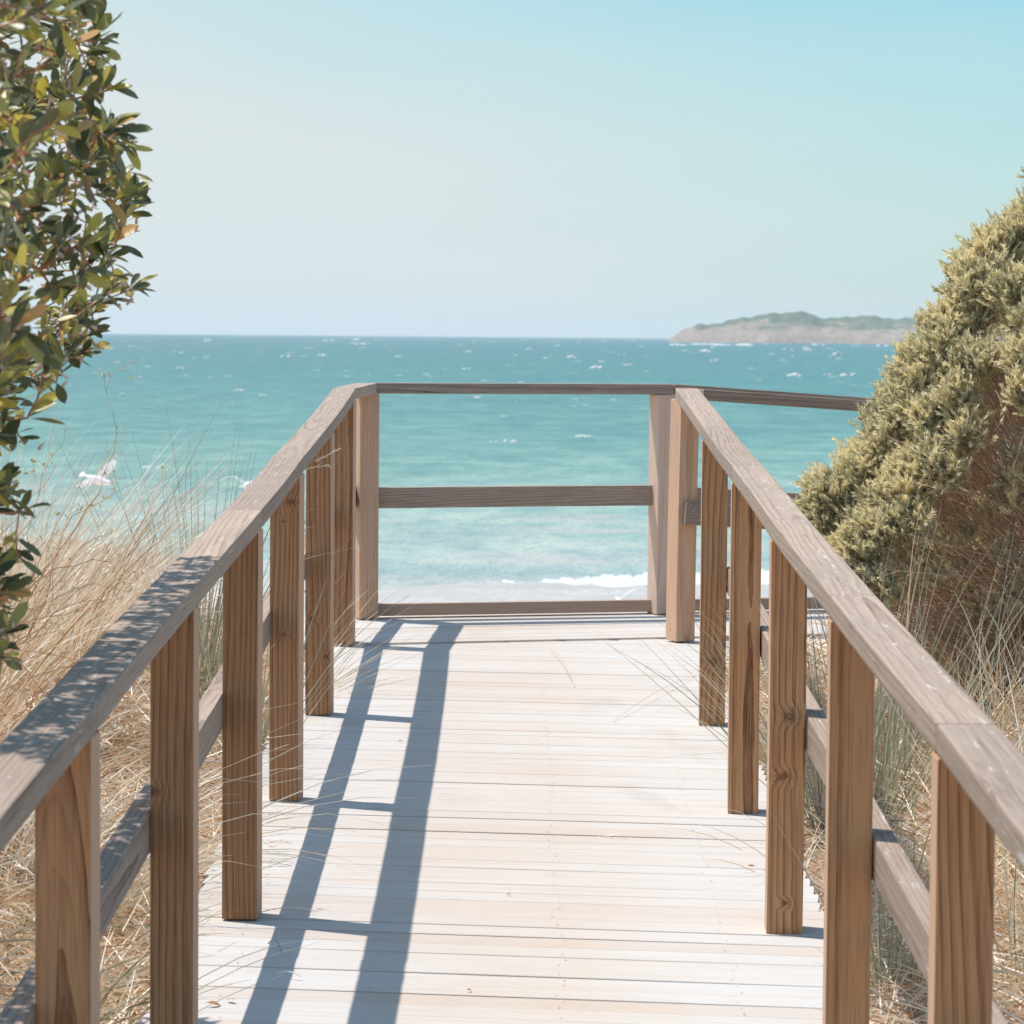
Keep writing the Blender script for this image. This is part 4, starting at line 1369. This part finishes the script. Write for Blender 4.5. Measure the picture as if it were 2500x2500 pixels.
# ------------------------------------------------------------------ fallen leaves, loose stalks and drifted sand on the deck
def on_deck(px, py):
    Y = 8.0
    for _ in range(30):
        p = at(px, py, Y)
        d = CM @ Vector(((px - 1250) / 7500, (1250 - py) / 7500, -1))
        Y = Y + ((zdeck(Y) - p.z) / d.z) * d.y * 0.8
    return at(px, py, Y)
leaves = [(672, 2063, 0.022, 'small brown leaf lying by the third left post', 0.4), (500, 2455, 0.034, 'reddish curled leaf at the lower left edge of the deck', 0.6),
          (575, 2448, 0.026, 'orange brown leaf standing on its edge at the lower left of the deck', 0.8), (1862, 2130, 0.030, 'crumpled rusty leaf at the right edge of the deck', 0.7),
          (1845, 2118, 0.026, 'torn brown leaf beside the rusty one, at the right edge of the deck', 0.3), (1140, 2424, 0.016, 'tiny dark leaf scrap near the bottom middle of the deck', 0.0),
          (983, 1812, 0.014, 'tiny dark leaf scrap in the sun between the two rail shadows', 0.1), (1250, 2187, 0.014, 'dark leaf speck on the middle of the deck', 0.05)]
for (px, py, L, lab, ti) in leaves:
    p = on_deck(px, py)
    mb = MB()
    a = random.uniform(0, 6.28)
    leaf_broad(mb, np.array((0, 0, 0.004)), np.array((math.cos(a), math.sin(a) * .4, 0.12)), np.array((0.3, -0.3, 1.)), L, L * 0.45, ti, 0.4)
    o = mb.build('fallen_leaf', M['dead'], origin=(0, 0, 0), smooth=True)
    o.location = p + Vector((0, 0, 0.002))
    tag(o, lab, 'leaf', 'fallen leaves on the deck')
def stalk(pts, w, label, ti=0.6, mat='straw'):
    mb = MB()
    P = [np.array(q) for q in pts]
    tubes(mb, P[:-1], P[1:], [w] * (len(P) - 1), [w * 0.7] * (len(P) - 1), 4, ti)
    o = mb.build('grass_stalk', M[mat], origin=P[0].tolist())
    tag(o, label, 'grass stalk', 'loose grass stalks on the deck')
def arc(a, b, h, n=8):
    A, B = on_deck(*a), on_deck(*b)
    return [tuple(A.lerp(B, i / n) + Vector((0, 0, 0.006 + h * math.sin(math.pi * i / n)))) for i in range(n + 1)]
stalk(arc((1402, 1680), (1345, 1592), 0.03), 0.0011, 'thin curved stalk standing up from the far middle of the deck', 0.3)
stalk(arc((1497, 1766), (1700, 1652), 0.02), 0.0010, 'long thin stalk lying aslant towards the right posts', 0.5)
stalk(arc((770, 2230), (640, 2232), 0.01), 0.0017, 'pale straight stalk crossing the inner rail shadow beside the third left post', 0.9)
stalk(arc((678, 2383), (735, 2391), 0.008), 0.0020, 'short pale stalk lying across the edge of the rail shadow at the lower left', 0.9)
stalk(arc((655, 2310), (690, 2335), 0.02), 0.0016, 'dark bent stalk at the lower left edge of the deck', 0.1, 'blade')
def sandpatch(pxs, label):
    mb = MB()
    n = 26
    cs = [on_deck(*q) for q in pxs]
    c = cs[0]; rx = (cs[1] - cs[0]).length; ry = (cs[2] - cs[0]).length
    V = [(c.x, c.y, c.z + 0.012)]
    for j, (f, hh) in enumerate([(0.4, 0.010), (0.75, 0.006), (1.0, 0.0015)]):
        for i in range(n):
            a = 2 * math.pi * i / n
            k = 1 + 0.2 * math.sin(3 * a + 1) + 0.12 * math.sin(7 * a)
            V.append((c.x + rx * f * k * math.cos(a), c.y + ry * f * k * math.sin(a), c.z + hh))
    F = [(0, 1 + i, 1 + (i + 1) % n) for i in range(n)]
    for j in range(2):
        for i in range(n):
            F.append((1 + j * n + i, 1 + (j + 1) * n + i, 1 + (j + 1) * n + (i + 1) % n, 1 + j * n + (i + 1) % n))
    mb.add(V, F)
    o = mb.build('drifted_sand', M['sand'], smooth=True)
    tag(o, kind='stuff')
sandpatch([(1010, 1509), (1060, 1509), (1010, 1503)], '')

# ------------------------------------------------------------------ GULLS
def gull(px, py, Y, heading, pitch_, roll_, wl_ang, wr_ang, label, scale=1.0, tipdroop=(0, 0)):
    """body along local +X (head), wings along +-Y"""
    c = at(px, py, Y)
    mb = MB()
    # body: rings along X
    prof = [(-0.20, 0.012, 0.0), (-0.15, 0.030, 0.0), (-0.07, 0.052, -0.004), (0.02, 0.060, -0.006), (0.09, 0.050, 0.0), (0.135, 0.034, 0.010), (0.165, 0.032, 0.018), (0.195, 0.028, 0.020), (0.215, 0.012, 0.018)]
    ns = 12; V = []; F = []
    for (x, r, z) in prof:
        for i in range(ns):
            a = 2 * math.pi * i / ns
            V.append((x, r * math.cos(a) * 0.95, z + r * math.sin(a)))
    for j in range(len(prof) - 1):
        for i in range(ns):
            F.append((j * ns + i, (j + 1) * ns + i, (j + 1) * ns + (i + 1) % ns, j * ns + (i + 1) % ns))
    F.append(tuple(range(ns))); F.append(tuple((len(prof) - 1) * ns + i for i in reversed(range(ns))))
    mb.add(V, F, 0.5, 0)
    # tail fan
    V = [(-0.18, -0.018, 0.004), (-0.18, 0.018, 0.004), (-0.29, 0.055, 0.0), (-0.30, 0, 0.002), (-0.29, -0.055, 0.0),
         (-0.18, -0.018, -0.006), (-0.18, 0.018, -0.006), (-0.29, 0.055, -0.004), (-0.30, 0, -0.004), (-0.29, -0.055, -0.004)]
    mb.add(V, [(0, 1, 2, 3, 4), (9, 8, 7, 6, 5), (1, 6, 7, 2), (2, 7, 8, 3), (3, 8, 9, 4), (4, 9, 5, 0), (0, 5, 6, 1)], 0.5, 0)
    # wings
    for sgn, ang, drp in ((1, wl_ang, tipdroop[0]), (-1, wr_ang, tipdroop[1])):
        st = [(0.03, 0.075, -0.065, 0), (0.12, 0.085, -0.07, 0), (0.20, 0.095, -0.055, 0), (0.30, 0.07, -0.055, 0), (0.40, 0.02, -0.065, 1), (0.47, -0.04, -0.085, 1), (0.50, -0.09, -0.10, 1)]
        V = []; y, z = 0.0, 0.015; pa = 0; prev = 0.0
        for k, (s_, le, te, _) in enumerate(st):
            a = ang if s_ < 0.21 else ang - drp * (s_ - 0.18) / 0.3
            y += (s_ - prev) * math.cos(a); z += (s_ - prev) * math.sin(a); prev = s_
            th = 0.012 * (1 - s_ / 0.6)
            V += [(le, sgn * y, z), ((le + te) / 2, sgn * y, z + th), (te, sgn * y, z), ((le + te) / 2, sgn * y, z - th * 0.5)]
        for k in range(len(st) - 1):
            for j in range(4):
                f = (k * 4 + j, k * 4 + (j + 1) % 4, (k + 1) * 4 + (j + 1) % 4, (k + 1) * 4 + j)
                m_ = 2 if (k >= len(st) - 3) else (1 if j in (0, 1) else 0)
                mb.add([V[q] for q in f], [(0, 1, 2, 3)], 0.5, m_)
    o = mb.build('seagull', [M['gull'], M['gull_grey'], M['gull_tip']], smooth=True)
    o.location = c
    o.rotation_euler = (roll_, pitch_, heading)
    o.scale = (scale,) * 3
    tag(o, label, 'seagull', 'seagulls gliding over the beach')
    bm = bmesh.new()
    bmesh.ops.create_cone(bm, segments=8, radius1=0.009, radius2=0.002, depth=0.045, cap_ends=True)
    me = bpy.data.meshes.new('beak'); bm.to_mesh(me); bm.free(); me.materials.append(M['beak'])
    b = bpy.data.objects.new('beak', me); COL.objects.link(b); b.parent = o
    b.location = (0.232, 0, 0.014); b.rotation_euler = (0, R(98), 0)
    return o
gull(1508, 1468, 40, R(95), R(0), R(0), R(38), R(36), 'white seagull with raised wings flying just above the platform edge board', 0.95, (R(20), R(25)))
gull(606, 1186, 40, R(80), 0, R(0), R(28), R(25), 'white seagull passing behind the left handrail, one curved wing showing', 1.05, (R(75), R(40)))
gull(240, 1172, 40, R(-28), R(14), R(35), R(10), R(30), 'white seagull gliding behind the tall pale grass at the left', 1.0, (R(30), R(30)))

# ------------------------------------------------------------------ sea air
def haze():
    t = bpy.data.materials.new('sea haze'); t.use_nodes = True
    n, l = t.node_tree.nodes, t.node_tree.links; n.clear()
    o = n.new('ShaderNodeOutputMaterial'); v = n.new('ShaderNodeVolumePrincipled')
    v.inputs['Color'].default_value = (0.93, 0.96, 1.0, 1)
    v.inputs['Density'].default_value = 8.0e-5
    v.inputs['Anisotropy'].default_value = 0.2
    l.new(v.outputs[0], o.inputs['Volume'])
    bm = bmesh.new(); bmesh.ops.create_cube(bm, size=1.0)
    me = bpy.data.meshes.new('haze'); bm.to_mesh(me); bm.free(); me.materials.append(t)
    ob = bpy.data.objects.new('haze', me); COL.objects.link(ob)
    ob.scale = (81000, 13000, 78); ob.location = (0, 6000, 30)
    tag(ob, kind='stuff')
haze()
